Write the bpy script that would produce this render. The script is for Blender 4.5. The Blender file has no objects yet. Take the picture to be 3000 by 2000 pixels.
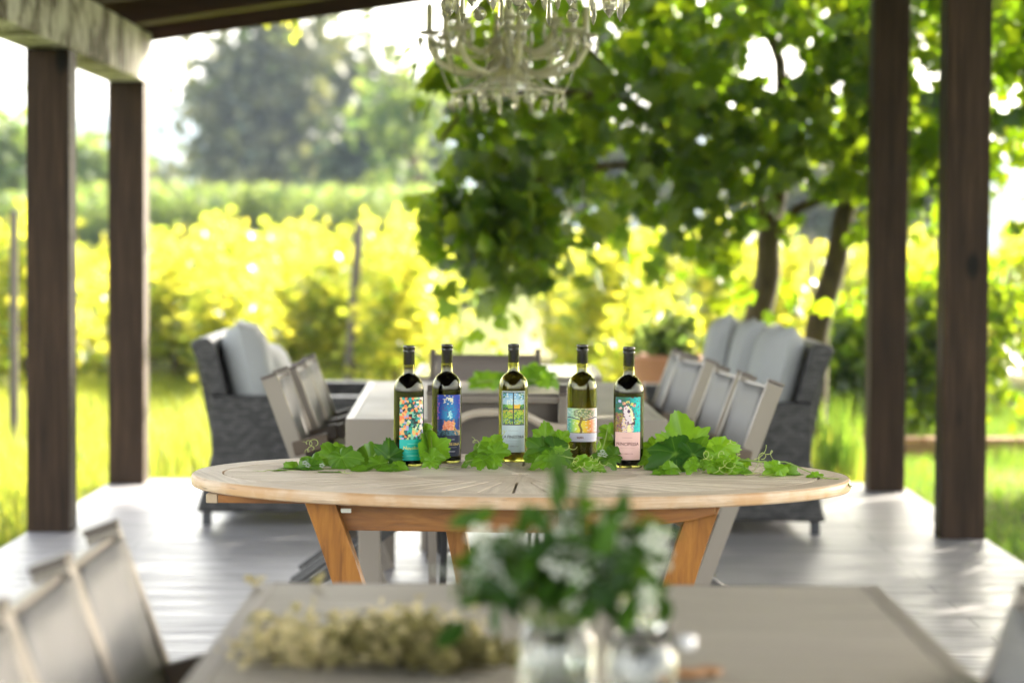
import bpy, bmesh, math, random
import numpy as np
from mathutils import Vector, Matrix, Euler
R = math.radians
random.seed(7); rng = np.random.default_rng(7)
S = bpy.context.scene
COL = S.collection

# ------------------------------------------------------------------ camera
CAMH = 1.30; FPX = 7083.0
cam = bpy.data.cameras.new('camera'); camo = bpy.data.objects.new('camera', cam); COL.objects.link(camo)
cam.lens = 85; cam.sensor_width = 36; cam.clip_start = 0.05; cam.clip_end = 6000
PITCH = math.atan(290/7083); ROLL = R(0.35)
RM = Euler((math.pi/2-PITCH, 0, 0)).to_matrix() @ Matrix.Rotation(ROLL, 3, 'Z')
camo.matrix_world = Matrix.Translation((0, 0, CAMH)) @ RM.to_4x4()
cam.dof.use_dof = True; cam.dof.focus_distance = 5.98; cam.dof.aperture_fstop = 2.6; cam.dof.aperture_blades = 0
S.camera = camo
# ------------------------------------------------------------------ light
SUN_EL, SUN_AZ = 24.0, 38.0
W = bpy.data.worlds.new('World'); S.world = W; W.use_nodes = True
nt = W.node_tree; bg = nt.nodes['Background']
sky = nt.nodes.new('ShaderNodeTexSky'); sky.sky_type = 'NISHITA'; sky.sun_disc = False
sky.sun_elevation = R(SUN_EL); sky.sun_rotation = R(SUN_AZ); sky.air_density = 1.0; sky.dust_density = 3.0; sky.ozone_density = 1.0
hs_ = nt.nodes.new('ShaderNodeHueSaturation'); hs_.inputs['Saturation'].default_value = .38; nt.links.new(sky.outputs[0], hs_.inputs['Color']); wm_ = nt.nodes.new('ShaderNodeMixRGB'); wm_.blend_type = 'MULTIPLY'; wm_.inputs[0].default_value = 1; wm_.inputs[2].default_value = (1.06, 1.0, .90, 1); nt.links.new(hs_.outputs[0], wm_.inputs[1]); nt.links.new(wm_.outputs[0], bg.inputs[0]); bg.inputs[1].default_value = 0.15
sd = Vector((math.sin(R(SUN_AZ))*math.cos(R(SUN_EL)), math.cos(R(SUN_AZ))*math.cos(R(SUN_EL)), math.sin(R(SUN_EL))))
sl = bpy.data.lights.new('sun', 'SUN'); sl.energy = 2.7; sl.angle = R(0.5); sl.color = (1.0, 0.9, 0.74)
so = bpy.data.objects.new('sun', sl); COL.objects.link(so); so.rotation_euler = (-sd).to_track_quat('-Z', 'Y').to_euler()
S.view_settings.view_transform = 'Standard'; S.view_settings.look = 'None'
S.view_settings.exposure = 3.2; S.view_settings.gamma = 1.0
S.cycles.use_denoising = True
S.cycles.max_bounces = 10; S.cycles.transparent_max_bounces = 12; S.cycles.transmission_bounces = 10
S.cycles.sample_clamp_indirect = 8.0; S.cycles.caustics_reflective = False; S.cycles.caustics_refractive = False

def P(px, py, z=None, Y=None):
    """pixel of the 3000x2000 photo -> point of the place, at height z or at distance Y"""
    d = RM @ Vector(((px-1500)/FPX, -(py-1000)/FPX, -1))
    t = (z-CAMH)/d.z if z is not None else Y/d.y
    return Vector((d.x*t, d.y*t, CAMH+d.z*t))

# ------------------------------------------------------------------ materials
class NT:
    def __init__(s, name):
        s.m = bpy.data.materials.new(name); s.m.use_nodes = True; s.t = s.m.node_tree; s.n = s.t.nodes
        s.p = s.n['Principled BSDF']; s.out = s.n['Material Output']
    def new(s, typ, **kw):
        x = s.n.new('ShaderNode'+typ)
        for k, v in kw.items():
            if isinstance(k, str) and k.startswith('i_'):
                x.inputs[k[2:].replace('_', ' ')].default_value = v
            else: setattr(x, k, v)
        return x
    def l(s, a, b): s.t.links.new(a, b)
    def coords(s, scale=(1, 1, 1), kind='Object', rot=(0, 0, 0)):
        c = s.new('TexCoord'); mp = s.new('Mapping'); mp.inputs['Scale'].default_value = scale; mp.inputs['Rotation'].default_value = rot
        s.l(c.outputs[kind], mp.inputs[0]); return mp.outputs[0]
    def noise(s, vec, scale=5, detail=4, rough=.6, dist=0):
        x = s.new('TexNoise'); x.inputs['Scale'].default_value = scale; x.inputs['Detail'].default_value = detail
        x.inputs['Roughness'].default_value = rough; x.inputs['Distortion'].default_value = dist
        if vec is not None: s.l(vec, x.inputs['Vector'])
        return x.outputs['Fac']
    def ramp(s, fac, stops):
        r = s.new('ValToRGB'); e = r.color_ramp.elements
        while len(e) < len(stops): e.new(.5)
        for i, (p, c) in enumerate(stops): e[i].position = p; e[i].color = (*c, 1)
        s.l(fac, r.inputs[0]); return r.outputs[0]
    def mixc(s, f, a, b, mode='MIX'):
        x = s.new('MixRGB', blend_type=mode)
        for sock, v in ((x.inputs[0], f), (x.inputs[1], a), (x.inputs[2], b)):
            if isinstance(v, (int, float)): sock.default_value = v
            elif isinstance(v, tuple): sock.default_value = (*v, 1)
            else: s.l(v, sock)
        return x.outputs[0]
    def bump(s, h, strength=.3, dist=.01):
        b = s.new('Bump'); b.inputs['Strength'].default_value = strength; b.inputs['Distance'].default_value = dist
        s.l(h, b.inputs['Height']); s.l(b.outputs[0], s.p.inputs['Normal']); return b
    def col(s, c):
        if isinstance(c, tuple): s.p.inputs['Base Color'].default_value = (*c, 1)
        else: s.l(c, s.p.inputs['Base Color'])
    def set(s, **kw):
        for k, v in kw.items(): s.p.inputs[k.replace('_', ' ')].default_value = v
        return s

def m_plain(name, c, rough=.5, metal=0, var=.12, scale=20, bump=.0, **kw):
    n = NT(name); v = n.noise(n.coords(), scale)
    n.col(n.mixc(v, tuple(x*(1-var) for x in c), tuple(min(1, x*(1+var)) for x in c)))
    n.set(Roughness=rough, Metallic=metal, **kw)
    if bump: n.bump(v, bump, .004)
    return n.m
def m_wood(name, cols, sc=(30, 30, 2), rough=.6, bump=.25, knots=0, attr=None, blotch=None):
    n = NT(name); v = n.coords(sc)
    g = n.noise(v, 1.6, 8, .62, .6); c = n.ramp(g, [(.25, cols[0]), (.5, cols[1]), (.75, cols[2])])
    if blotch:
        b = n.noise(n.coords((1, 1, 1)), 4, 3); c = n.mixc(n.ramp(b, [(.4, (0, 0, 0)), (.7, (1, 1, 1))]), c, blotch)
    if knots:
        vo = n.new('TexVoronoi'); n.l(n.coords((1, 1, .5)), vo.inputs['Vector']); vo.inputs['Scale'].default_value = knots
        k = n.ramp(vo.outputs['Distance'], [(.07, (1, 1, 1)), (.16, (0, 0, 0))]); c = n.mixc(k, c, tuple(x*.35 for x in cols[0]))
    if attr:
        a = n.new('Attribute', attribute_name=attr); c = n.mixc(a.outputs['Fac'], n.mixc(1.0, c, (.80, .77, .74), 'MULTIPLY'), c)
    n.col(c); n.set(Roughness=rough); n.bump(g, bump, .003); return n.m

M = {}
M['post'] = m_wood('stained_post_wood', [(.010, .006, .0035), (.034, .019, .0105), (.078, .044, .024)], (34, 34, 1.3), .62, .5, knots=4)
M['post'].node_tree.nodes['Principled BSDF'].inputs['Specular IOR Level'].default_value = .2
M['rafter'] = m_wood('stained_rafter_wood', [(.022, .009, .006), (.045, .017, .010), (.07, .028, .016)], (2, 30, 30), .6)
def painted_dapple():
    n = NT('painted_sun_dapple_wood'); a = n.noise(n.coords((9, 13, 4.5)), 1.6, 9, .72, 1.2); b = n.noise(n.coords((1, 1.5, 1)), 2.6, 3)
    f = n.mixc(.45, a, b); n.col(n.ramp(f, [(.42, (.07, .055, .04)), (.48, (.30, .27, .23)), (.535, (.78, .76, .72))]))  # pale mottles put sun dapple through leaves into the beam colour
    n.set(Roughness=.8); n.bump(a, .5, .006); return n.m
M['beam'] = painted_dapple()
def teak_top():
    n = NT('weathered_teak'); tc = n.new('TexCoord'); at = n.new('Attribute', attribute_name='grain')
    mp = n.new('Mapping'); n.l(at.outputs['Vector'], mp.inputs[0]); mp.inputs['Scale'].default_value = (2.2, 46, 1)
    g = n.noise(mp.outputs[0], 1.4, 8, .6, .5); big = n.noise(n.coords(), 5, 3)
    c = n.ramp(g, [(.25, (.46, .385, .29)), (.5, (.68, .59, .475)), (.75, (.82, .73, .60))])
    c = n.mixc(n.ramp(big, [(.45, (0, 0, 0)), (.72, (1, 1, 1))]), c, (.52, .43, .33))
    at2 = n.new('Attribute', attribute_name='tint'); c = n.mixc(at2.outputs['Fac'], n.mixc(1.0, c, (.80, .76, .70), 'MULTIPLY'), c)
    n.col(c); n.set(Roughness=.55); n.bump(g, .3, .002); return n.m
M['teak_top'] = teak_top()
def teak_rim():
    n = NT('teak_rim_wood'); g = n.noise(n.coords((3, 3, 90)), 2, 8, .65, .7); b = n.noise(n.coords((1, 1, 1)), 7, 4); d = n.noise(n.coords((5, 5, 60)), 2.4, 4, .6)
    c = n.ramp(g, [(.25, (.38, .25, .15)), (.5, (.58, .43, .30)), (.75, (.72, .58, .43))])
    c = n.mixc(n.ramp(b, [(.42, (0, 0, 0)), (.62, (1, 1, 1))]), c, (.50, .30, .15))
    c = n.mixc(n.ramp(d, [(.62, (0, 0, 0)), (.72, (.75, .75, .75))]), c, (.15, .11, .08))
    n.col(c); n.set(Roughness=.5); n.bump(g, .3, .002); return n.m
M['teak_rim'] = teak_rim()
M['teak'] = m_wood('oiled_teak', [(.13, .042, .006), (.32, .125, .018), (.46, .20, .036)], (26, 26, 3.5), .42, .3)
M['teak_x'] = m_wood('oiled_teak_rail', [(.12, .038, .006), (.28, .105, .016), (.42, .175, .032)], (3.5, 26, 26), .42, .3)
M['teak_end'] = m_wood('pale_teak_end', [(.40, .29, .18), (.50, .38, .26), (.6, .47, .33)], (20, 20, 20), .6)
M['alu'] = m_plain('taupe_painted_aluminium', (.245, .215, .185), .38, .25, .05, 8)
M['alu_d'] = m_plain('dark_taupe_aluminium', (.12, .10, .088), .4, .25, .06, 8)
def sling(name, c):
    n = NT(name); w = n.new('TexWave'); w.inputs['Scale'].default_value = 160; n.l(n.coords((1, 1, 1)), w.inputs['Vector']); w.inputs['Distortion'].default_value = .4
    v = n.noise(n.coords(), 3, 2); n.col(n.mixc(v, tuple(x*.85 for x in c), tuple(x*1.12 for x in c))); n.set(Roughness=.55); n.bump(w.outputs['Fac'], .12, .001); return n.m
M['sling'] = sling('taupe_sling_fabric', (.205, .200, .200))
M['bar'] = m_plain('pale_tan_bar', (.42, .36, .29), .4, .1, .05)
M['sling_b'] = sling('brown_sling_fabric', (.135, .115, .10))
M['dark_leg'] = m_plain('dark_chair_leg', (.05, .048, .05), .4, .2, .05)
M['sling_d'] = sling('dark_sling_fabric', (.15, .125, .11))
M['arm'] = m_plain('brown_armrest', (.085, .055, .035), .4, 0, .2, 14)
def table_alu():
    n = NT('slatted_table_top'); w = n.noise(n.coords((1.2, 22, 1)), 2, 5); b = n.noise(n.coords(), 2, 2)
    n.col(n.mixc(w, (.26, .235, .195), (.37, .34, .285))); r = n.ramp(b, [(.3, (.40, .40, .40)), (.7, (.52, .52, .52))]); n.l(r, n.p.inputs['Roughness']); n.set(Specular_IOR_Level=.35); n.bump(w, .1, .002); return n.m
M['ttop'] = table_alu()
M['white_top'] = m_plain('white_glass_top', (.6, .62, .6), .12, 0, .05, 3)
def wicker():
    n = NT('grey_wicker'); b = n.new('TexBrick'); c = n.new('TexCoord'); sp = n.new('SeparateXYZ'); n.l(c.outputs['Object'], sp.inputs[0])
    ad = n.new('Math', operation='ADD'); n.l(sp.outputs[0], ad.inputs[0]); n.l(sp.outputs[1], ad.inputs[1])
    cb = n.new('CombineXYZ'); n.l(ad.outputs[0], cb.inputs[0]); n.l(sp.outputs[2], cb.inputs[1]); n.l(cb.outputs[0], b.inputs['Vector'])
    b.inputs['Scale'].default_value = 1; b.inputs['Brick Width'].default_value = .034; b.inputs['Row Height'].default_value = .017; b.inputs['Mortar Size'].default_value = .0026
    b.inputs['Mortar Smooth'].default_value = .6; b.inputs['Bias'].default_value = -.1
    b.inputs['Color1'].default_value = (.028, .027, .029, 1); b.inputs['Color2'].default_value = (.100, .096, .097, 1); b.inputs['Mortar'].default_value = (.010, .010, .013, 1)
    n.col(b.outputs['Color']); n.set(Roughness=.45); bp = n.bump(b.outputs['Fac'], .8, .006); bp.invert = True; return n.m
M['wicker'] = wicker()
M['pillow'] = m_plain('pale_grey_cushion_fabric', (.37, .385, .40), .85, 0, .06, 60, .1)
M['seat_dark'] = m_plain('charcoal_seat_fabric', (.035, .040, .050), .8, 0, .1, 60)
M['piping'] = m_plain('light_piping', (.22, .24, .27), .7)
def floor():
    n = NT('stamped_grey_floor')
    g = n.noise(n.coords((2.0, 26, 1)), 1.6, 9, .68, .8); s = n.noise(n.coords((1.5, 7, 1)), 1.1, 4)
    b = n.new('TexBrick'); n.l(n.coords((1, 1, 1), rot=(0, 0, 0)), b.inputs['Vector']); b.inputs['Scale'].default_value = 1; b.inputs['Brick Width'].default_value = 1.6; b.inputs['Row Height'].default_value = .20
    b.inputs['Mortar Size'].default_value = .005; b.inputs['Color1'].default_value = (1, 1, 1, 1); b.inputs['Color2'].default_value = (.84, .84, .84, 1); b.inputs['Mortar'].default_value = (.35, .35, .36, 1)
    c = n.ramp(g, [(.28, (.12, .116, .126)), (.45, (.285, .278, .296)), (.7, (.43, .425, .44))])
    n.col(n.mixc(1.0, c, b.outputs['Color'], 'MULTIPLY')); rr = n.ramp(s, [(.3, (.32, .32, .32)), (.75, (.52, .52, .52))]); n.l(rr, n.p.inputs['Roughness'])
    h = n.mixc(.5, g, b.outputs['Color']); n.bump(h, .28, .003); n.set(Specular_IOR_Level=.6); return n.m
M['floor'] = floor()
def ground():
    n = NT('meadow_ground'); a = n.noise(n.coords(), .6, 8); b = n.noise(n.coords(), 8, 4)
    n.col(n.mixc(.3, n.ramp(a, [(.3, (.04, .06, .008)), (.5, (.09, .115, .014)), (.7, (.16, .16, .04))]), n.ramp(b, [(.3, (.05, .07, .01)), (.7, (.25, .27, .05))]))); n.set(Roughness=1.0, Specular_IOR_Level=.1); n.bump(b, .6, .05); return n.m
M['ground'] = ground()
M['dirt'] = m_plain('dry_earth_path', (.20, .18, .05), .95, 0, .2, 3)
M['hill'] = None
def leafmat(name, dark, light, trans, tf=.5, rough=.35, spec=.5, vein=None):
    n = NT(name); a = n.new('Attribute', attribute_name='tint')
    c = n.mixc(a.outputs['Fac'], dark, light)
    if vein:
        v = n.new('Attribute', attribute_name='vein'); nz = n.noise(n.coords(), 60, 4)
        c = n.mixc(1.0, c, n.ramp(nz, [(.3, (.75, .8, .75)), (.7, (1.1, 1.08, 1.0))]), 'MULTIPLY'); c = n.mixc(v.outputs['Fac'], c, vein)
        n.bump(nz, .4, .002)
    n.col(c); n.set(Roughness=rough, Specular_IOR_Level=spec)
    tr = n.new('BsdfTranslucent'); tc = n.mixc(a.outputs['Fac'], (trans[0]*.42, trans[1]*.62, trans[2]*.5), trans)
    n.l(tc, tr.inputs[0])
    mx = n.new('MixShader'); mx.inputs[0].default_value = tf; n.l(n.p.outputs[0], mx.inputs[1]); n.l(tr.outputs[0], mx.inputs[2]); n.l(mx.outputs[0], n.out.inputs[0]); return n.m
M['leaf_big'] = leafmat('broad_tree_leaf', (.005, .020, .008), (.040, .09, .010), (.46, .58, .015), .44, .34, .4)
M['leaf_vine'] = leafmat('vineyard_leaf', (.08, .17, .010), (.22, .27, .03), (.80, .70, .07), .60, .3)
M['leaf_reed'] = leafmat('reed_leaf', (.03, .07, .03), (.13, .18, .05), (.30, .36, .07), .5, .6)
M['leaf_far'] = leafmat('distant_tree_leaf', (.020, .038, .018), (.10, .105, .04), (.19, .19, .05), .35, .6)
M['leaf_far_d'] = leafmat('distant_dark_leaf', (.010, .026, .018), (.035, .055, .035), (.08, .11, .04), .3, .6)
M['grass'] = leafmat('meadow_grass', (.045, .10, .008), (.14, .19, .02), (.56, .54, .06), .5, .6)
M['grass_s'] = leafmat('lawn_grass', (.045, .12, .016), (.13, .22, .03), (.35, .48, .05), .4, .6)
M['grape'] = leafmat('grape_leaf', (.020, .080, .012), (.17, .36, .014), (.34, .58, .02),   .36, .42, .3, vein=(.20, .36, .05))
M['stem'] = m_plain('green_vine_stem', (.22, .33, .06), .5, 0, .2, 30)
M['tendril'] = m_plain('pale_tendril', (.38, .45, .12), .5)
M['bark'] = m_wood('tree_bark', [(.03, .022, .009), (.065, .048, .018), (.11, .085, .035)], (9, 9, 3), .9, .8)
M['fence'] = m_wood('grey_fence_wood', [(.05, .04, .035), (.10, .085, .07), (.16, .14, .12)], (20, 20, 3), .9)
M['jas_leaf'] = leafmat('jasmine_leaf', (.006, .030, .004), (.035, .11, .008), (.14, .26, .010), .3, .45, .25)
M['petal'] = leafmat('white_petal', (.62, .66, .58), (.82, .84, .76), (.8, .82, .7), .3, .6)
M['dry'] = leafmat('dried_flower', (.34, .27, .10), (.78, .68, .40), (.6, .5, .22), .3, .8)
M['dry_d'] = leafmat('dried_stalk', (.10, .085, .025), (.22, .19, .06), (.2, .18, .05), .2, .8)
M['terracotta'] = m_plain('terracotta', (.36, .17, .09), .8, 0, .2, 12)
M['brick'] = m_plain('border_brick', (.42, .24, .14), .85, 0, .35, 6, .3)
M['black'] = m_plain('slot_shade_black', (.01, .009, .008), .8)
M['white_tag'] = m_plain('white_tag', (.7, .7, .66), .5)
M['yellow_tag'] = m_plain('lime_print', (.45, .55, .05), .5)
def glass(name, c, rough=.02, ior=1.5, absorb=None, dens=20):
    n = NT(name); n.col(c); n.set(Roughness=rough, Transmission_Weight=1.0, IOR=ior)
    return n.m
M['glass_green'] = glass('olive_bottle_glass', (.50, .50, .12))
M['glass_dark'] = glass('deep_olive_bottle_glass', (.36, .34, .07))
M['glass_clear'] = glass('clear_glass', (.93, .96, .95))
M['wine_white'] = glass('white_wine', (.52, .45, .08), 0.0, 1.33)
def redwine(name, c):
    n = NT(name); n.col(c); n.set(Roughness=.1, Specular_IOR_Level=.2); return n.m
M['wine_red'] = redwine('red_wine', (.006, .003, .003)); M['wine_rose'] = redwine('amber_red_wine', (.035, .006, .003))
M['cork'] = m_plain('cork', (.72, .52, .12), .8, 0, .3, 120)
def corkm():
    n = NT('wine_cork'); v = n.noise(n.coords(), 150); n.col(n.mixc(v, (.30, .19, .05), (.5, .36, .12))); n.set(Roughness=.8); tr = n.new('BsdfTranslucent'); tr.inputs[0].default_value = (.95, .66, .20, 1)
    mx = n.new('MixShader'); mx.inputs[0].default_value = .5; n.l(n.p.outputs[0], mx.inputs[1]); n.l(tr.outputs[0], mx.inputs[2]); n.l(mx.outputs[0], n.out.inputs[0]); return n.m
M['cork'] = corkm()
M['water'] = glass('water', (.9, .95, .93), 0, 1.33)
def crystal():
    n = NT('cream_acrylic_crystal'); n.col((.92, .90, .78)); n.set(Roughness=.08, Transmission_Weight=.72, IOR=1.49); return n.m
M['crystal'] = crystal()
M['cream'] = m_plain('cream_acrylic', (.90, .86, .66), .2, 0, .06, 10, Transmission_Weight=.38)
M['gasket'] = m_plain('dark_rubber_gasket', (.04, .042, .05), .5)
M['metal'] = m_plain('bright_wire', (.6, .6, .62), .2, 1.0, .05)
M['ceramic'] = m_plain('white_ceramic', (.8, .8, .84), .15)
M['red'] = m_plain('red_petals', (.6, .04, .02), .6)
M['rust'] = m_plain('orange_rind', (.33, .17, .07), .7, 0, .3, 20)
def vcol(name, rough=.45):
    n = NT(name); a = n.new('Attribute', attribute_name='Col'); n.col(a.outputs['Color']); n.set(Roughness=rough); return n.m
M['print'] = vcol('printed_label_paper')
def flat(name, c, rough=.5):
    n = NT(name); n.col(c); n.set(Roughness=rough); return n.m
for k, c in dict(teal=(.0, .42, .38), navy=(.010, .016, .055), paleblue=(.56, .66, .72), lilac=(.60, .58, .74), pink=(.76, .48, .45), inky=(.72, .68, .16), inkgold=(.80, .58, .16), inkwhite=(.7, .68, .78), inkdark=(.05, .05, .06), inkwine=(.15, .03, .035), inkgrey=(.30, .34, .38), inkmint=(.28, .75, .62), inkrose=(.42, .18, .17)).items():
    M['p_'+k] = flat('paper_'+k if not k.startswith('ink') else 'ink_'+k[3:], c)

# ------------------------------------------------------------------ mesh helpers
def link(name, me, m, parent=None, loc=None, smooth=False):
    if m is not None and not me.materials:
        me.materials.append(m)
    o = bpy.data.objects.new(name, me); COL.objects.link(o)
    if parent is not None: o.parent = parent
    if loc is not None: o.location = loc
    if smooth: me.polygons.foreach_set('use_smooth', [True]*len(me.polygons))
    return o
def tag(o, label=None, cat=None, group=None, kind=None):
    if label: o['label'] = label
    if cat: o['category'] = cat
    if group: o['group'] = group
    if kind: o['kind'] = kind
    return o
def empty(name, loc=(0, 0, 0), rz=0, label=None, cat=None, group=None):
    o = bpy.data.objects.new(name, None); COL.objects.link(o); o.location = loc; o.rotation_euler = (0, 0, rz); o.empty_display_size = .1
    return tag(o, label, cat, group)
def kids(o): return [c for c in bpy.data.objects if c.parent == o]
def copy_tree(o, parent=None):
    c = o.copy(); COL.objects.link(c); c.parent = parent
    for ch in kids(o): copy_tree(ch, c)
    return c
class MB:
    def __init__(s): s.v = []; s.f = []
    def add(s, v, f):
        b = len(s.v); s.v += [tuple(x) for x in v]; s.f += [tuple(i+b for i in q) for q in f]; return s
    def box(s, a, b):
        (x0, y0, z0), (x1, y1, z1) = a, b
        return s.add([(x0, y0, z0), (x1, y0, z0), (x1, y1, z0), (x0, y1, z0), (x0, y0, z1), (x1, y0, z1), (x1, y1, z1), (x0, y1, z1)],
                     [(0, 3, 2, 1), (4, 5, 6, 7), (0, 1, 5, 4), (1, 2, 6, 5), (2, 3, 7, 6), (3, 0, 4, 7)])
    def bar(s, p, q, w, h, up=(0, 0, 1)):
        """box beam from p to q, w across, h along 'up'"""
        p = Vector(p); q = Vector(q); d = (q-p).normalized(); u = Vector(up); sd_ = d.cross(u).normalized(); u = sd_.cross(d)
        v = [e+sd_*sx*w/2+u*sy*h/2 for e in (p, q) for sx, sy in ((-1, -1), (1, -1), (1, 1), (-1, 1))]
        return s.add(v, [(0, 1, 2, 3), (7, 6, 5, 4), (0, 4, 5, 1), (1, 5, 6, 2), (2, 6, 7, 3), (3, 7, 4, 0)])
    def tube(s, pts, r, n=8, caps=True):
        pts = [Vector(p) for p in pts]; rr = r if isinstance(r, (list, tuple)) else [r]*len(pts)
        vs = []; fs = []; prev = None
        for i, p in enumerate(pts):
            d = (pts[min(i+1, len(pts)-1)]-pts[max(i-1, 0)]).normalized()
            a = Vector((0, 0, 1)) if prev is None and abs(d.z) < .9 else (Vector((1, 0, 0)) if prev is None else prev)
            u = (a-d*a.dot(d)).normalized(); prev = u; w = d.cross(u)
            vs += [p+(u*math.cos(2*math.pi*k/n)+w*math.sin(2*math.pi*k/n))*rr[i] for k in range(n)]
        for i in range(len(pts)-1):
            for k in range(n): fs.append((i*n+k, i*n+(k+1) % n, (i+1)*n+(k+1) % n, (i+1)*n+k))
        if caps: fs.append(tuple(range(n))[::-1]); fs.append(tuple((len(pts)-1)*n+k for k in range(n)))
        return s.add(vs, fs)
    def lathe(s, prof, n=24, c=(0, 0, 0)):
        vs = []; fs = []; m = len(prof)
        for r, z in prof:
            vs += [(c[0]+r*math.cos(2*math.pi*k/n), c[1]+r*math.sin(2*math.pi*k/n), c[2]+z) for k in range(n)]
        for i in range(m-1):
            for k in range(n): fs.append((i*n+k, i*n+(k+1) % n, (i+1)*n+(k+1) % n, (i+1)*n+k))
        return s.add(vs, fs)
    def prism(s, poly, axis, a, b):
        """poly of 2-D points in the plane across axis ('x','y','z'), extruded a..b"""
        def mk(p, t): return {'x': (t, p[0], p[1]), 'y': (p[0], t, p[1]), 'z': (p[0], p[1], t)}[axis]
        n = len(poly); vs = [mk(p, a) for p in poly]+[mk(p, b) for p in poly]
        return s.add(vs, [tuple(range(n)), tuple(range(n, 2*n))[::-1]]+[(i, n+i, n+(i+1) % n, (i+1) % n) for i in range(n)])
    def build(s, name, m, parent=None, bevel=0, smooth=False, loc=None, seg=2):
        me = bpy.data.meshes.new(name); me.from_pydata([tuple(v) for v in s.v], [], s.f); me.update()
        bm = bmesh.new(); bm.from_mesh(me); bmesh.ops.recalc_face_normals(bm, faces=bm.faces[:])
        if bevel:
            es = [e for e in bm.edges if len(e.link_faces) == 2 and e.calc_face_angle(0) > .6]
            bmesh.ops.bevel(bm, geom=es, offset=bevel, segments=seg, profile=.6, affect='EDGES', clamp_overlap=True)
        bm.to_mesh(me); bm.free()
        o = link(name, me, m, parent, loc, smooth)
        if smooth:
            me.set_sharp_from_angle(angle=R(40))
        return o

def rotmats(n, up=None, tilt=1.0):
    """n random rotation matrices; up pulls the leaf normals towards +z"""
    nrm = rng.normal(size=(n, 3)); nrm /= np.linalg.norm(nrm, axis=1)[:, None]
    if up is not None:
        nrm = nrm*tilt + np.array(up)[None, :]; nrm /= np.linalg.norm(nrm, axis=1)[:, None]
    a = rng.normal(size=(n, 3)); x = np.cross(a, nrm); x /= np.linalg.norm(x, axis=1)[:, None]; y = np.cross(nrm, x)
    return np.stack([x, y, nrm], axis=2)
def cloud_mesh(name, tv, tf, pos, size, rot, tint=None):
    """copies of a template (tv verts, tf faces) at pos with size and rot, as one mesh with a 'tint' per leaf"""
    tv = np.array(tv, float); n = len(pos); k = len(tv)
    V = np.einsum('nij,kj->nki', rot, tv)*np.asarray(size).reshape(-1, 1, 1)+pos[:, None, :]
    F = np.concatenate([np.array(f, int) for f in tf]); L = np.array([len(f) for f in tf])
    me = bpy.data.meshes.new(name); me.vertices.add(n*k); me.vertices.foreach_set('co', V.reshape(-1).astype(np.float32))
    loops = (F[None, :]+(np.arange(n)*k)[:, None]).reshape(-1); tot = np.tile(L, n); st = np.concatenate([[0], np.cumsum(tot)[:-1]])
    me.loops.add(len(loops)); me.loops.foreach_set('vertex_index', loops.astype(np.int32))
    me.polygons.add(len(tot)); me.polygons.foreach_set('loop_start', st.astype(np.int32))
    me.update(calc_edges=True); me.validate()
    at = me.attributes.new('tint', 'FLOAT', 'POINT'); t = rng.random(n) if tint is None else np.asarray(tint)
    at.data.foreach_set('value', np.repeat(t, k).astype(np.float32)); return me
LEAF_V = [(0, -.5, 0), (.30, -.30, .05), (.36, .0, .09), (.20, .28, .06), (0, .55, -.06), (-.20, .28, .06), (-.36, 0, .09), (-.30, -.30, .05), (0, -.1, 0), (0, .25, .0)]
LEAF_F = [(0, 1, 8), (1, 2, 8), (2, 3, 9, 8), (3, 4, 9), (4, 5, 9), (5, 6, 8, 9), (6, 7, 8), (7, 0, 8)]
LOBE_V = [(0, -.35, 0), (.34, -.42, .04), (.52, -.02, .10), (.27, .02, .04), (.40, .34, .08), (.14, .26, .02), (0, .62, -.06), (-.14, .26, .02), (-.40, .34, .08), (-.27, .02, .04), (-.52, -.02, .10), (-.34, -.42, .04), (0, 0, 0)]
LOBE_F = [(i, (i+1) % 12, 12) for i in range(12)]
SMALL_V = [(0, -.5, 0), (.3, 0, .08), (0, .5, 0), (-.3, 0, .08)]; SMALL_F = [(0, 1, 2, 3)]
def blob_pts(n, c, r, shell=.35):
    d = rng.normal(size=(n, 3)); d /= np.linalg.norm(d, axis=1)[:, None]
    rad = (shell+(1-shell)*rng.random(n))[:, None]; return np.array(c)[None, :]+d*rad*np.array(r)[None, :]

# ================================================================== SETTING
def structure(o, label=None): o['kind'] = 'structure'; return o
# ground sheet with low undulation far away
b = MB(); xs = [-1500, -400, -120, -40, -15, -6, -2, 2, 6, 15, 40, 120, 400, 1500]; ys = [-60, -10, 0, 8, 14, 22, 34, 50, 80, 140, 300, 800, 2500]
GZ = -.07
b.add([(x, y, GZ) for y in ys for x in xs], [(j*len(xs)+i, j*len(xs)+i+1, (j+1)*len(xs)+i+1, (j+1)*len(xs)+i) for j in range(len(ys)-1) for i in range(len(xs)-1)])
structure(b.build('ground', M['ground']))
# dry earth path leading into the vineyard
b = MB(); n_ = 24; L_ = [];
for i in range(n_+1):
    y = 15.5+i*1.6; cx = .02*(y-15) - .35*math.exp(-((y-17)/4)**2)*0; w = .22+.06*math.sin(i*1.7)
    L_ += [(cx-w, y, GZ+.005), (cx+w, y, GZ+.005)]
b.add(L_, [(2*i, 2*i+1, 2*i+3, 2*i+2) for i in range(n_)]); structure(b.build('path', M['dirt']))
b = MB().box((1.6, 24, GZ+.004), (9, 60, GZ+.012)); structure(b.build('dry_field', M['dirt']))
# patio slab
b = MB().box((-2.16, -4, -.16), (2.115, 13.16, 0)); structure(b.build('patio_floor', M['floor'], bevel=.012))
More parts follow.
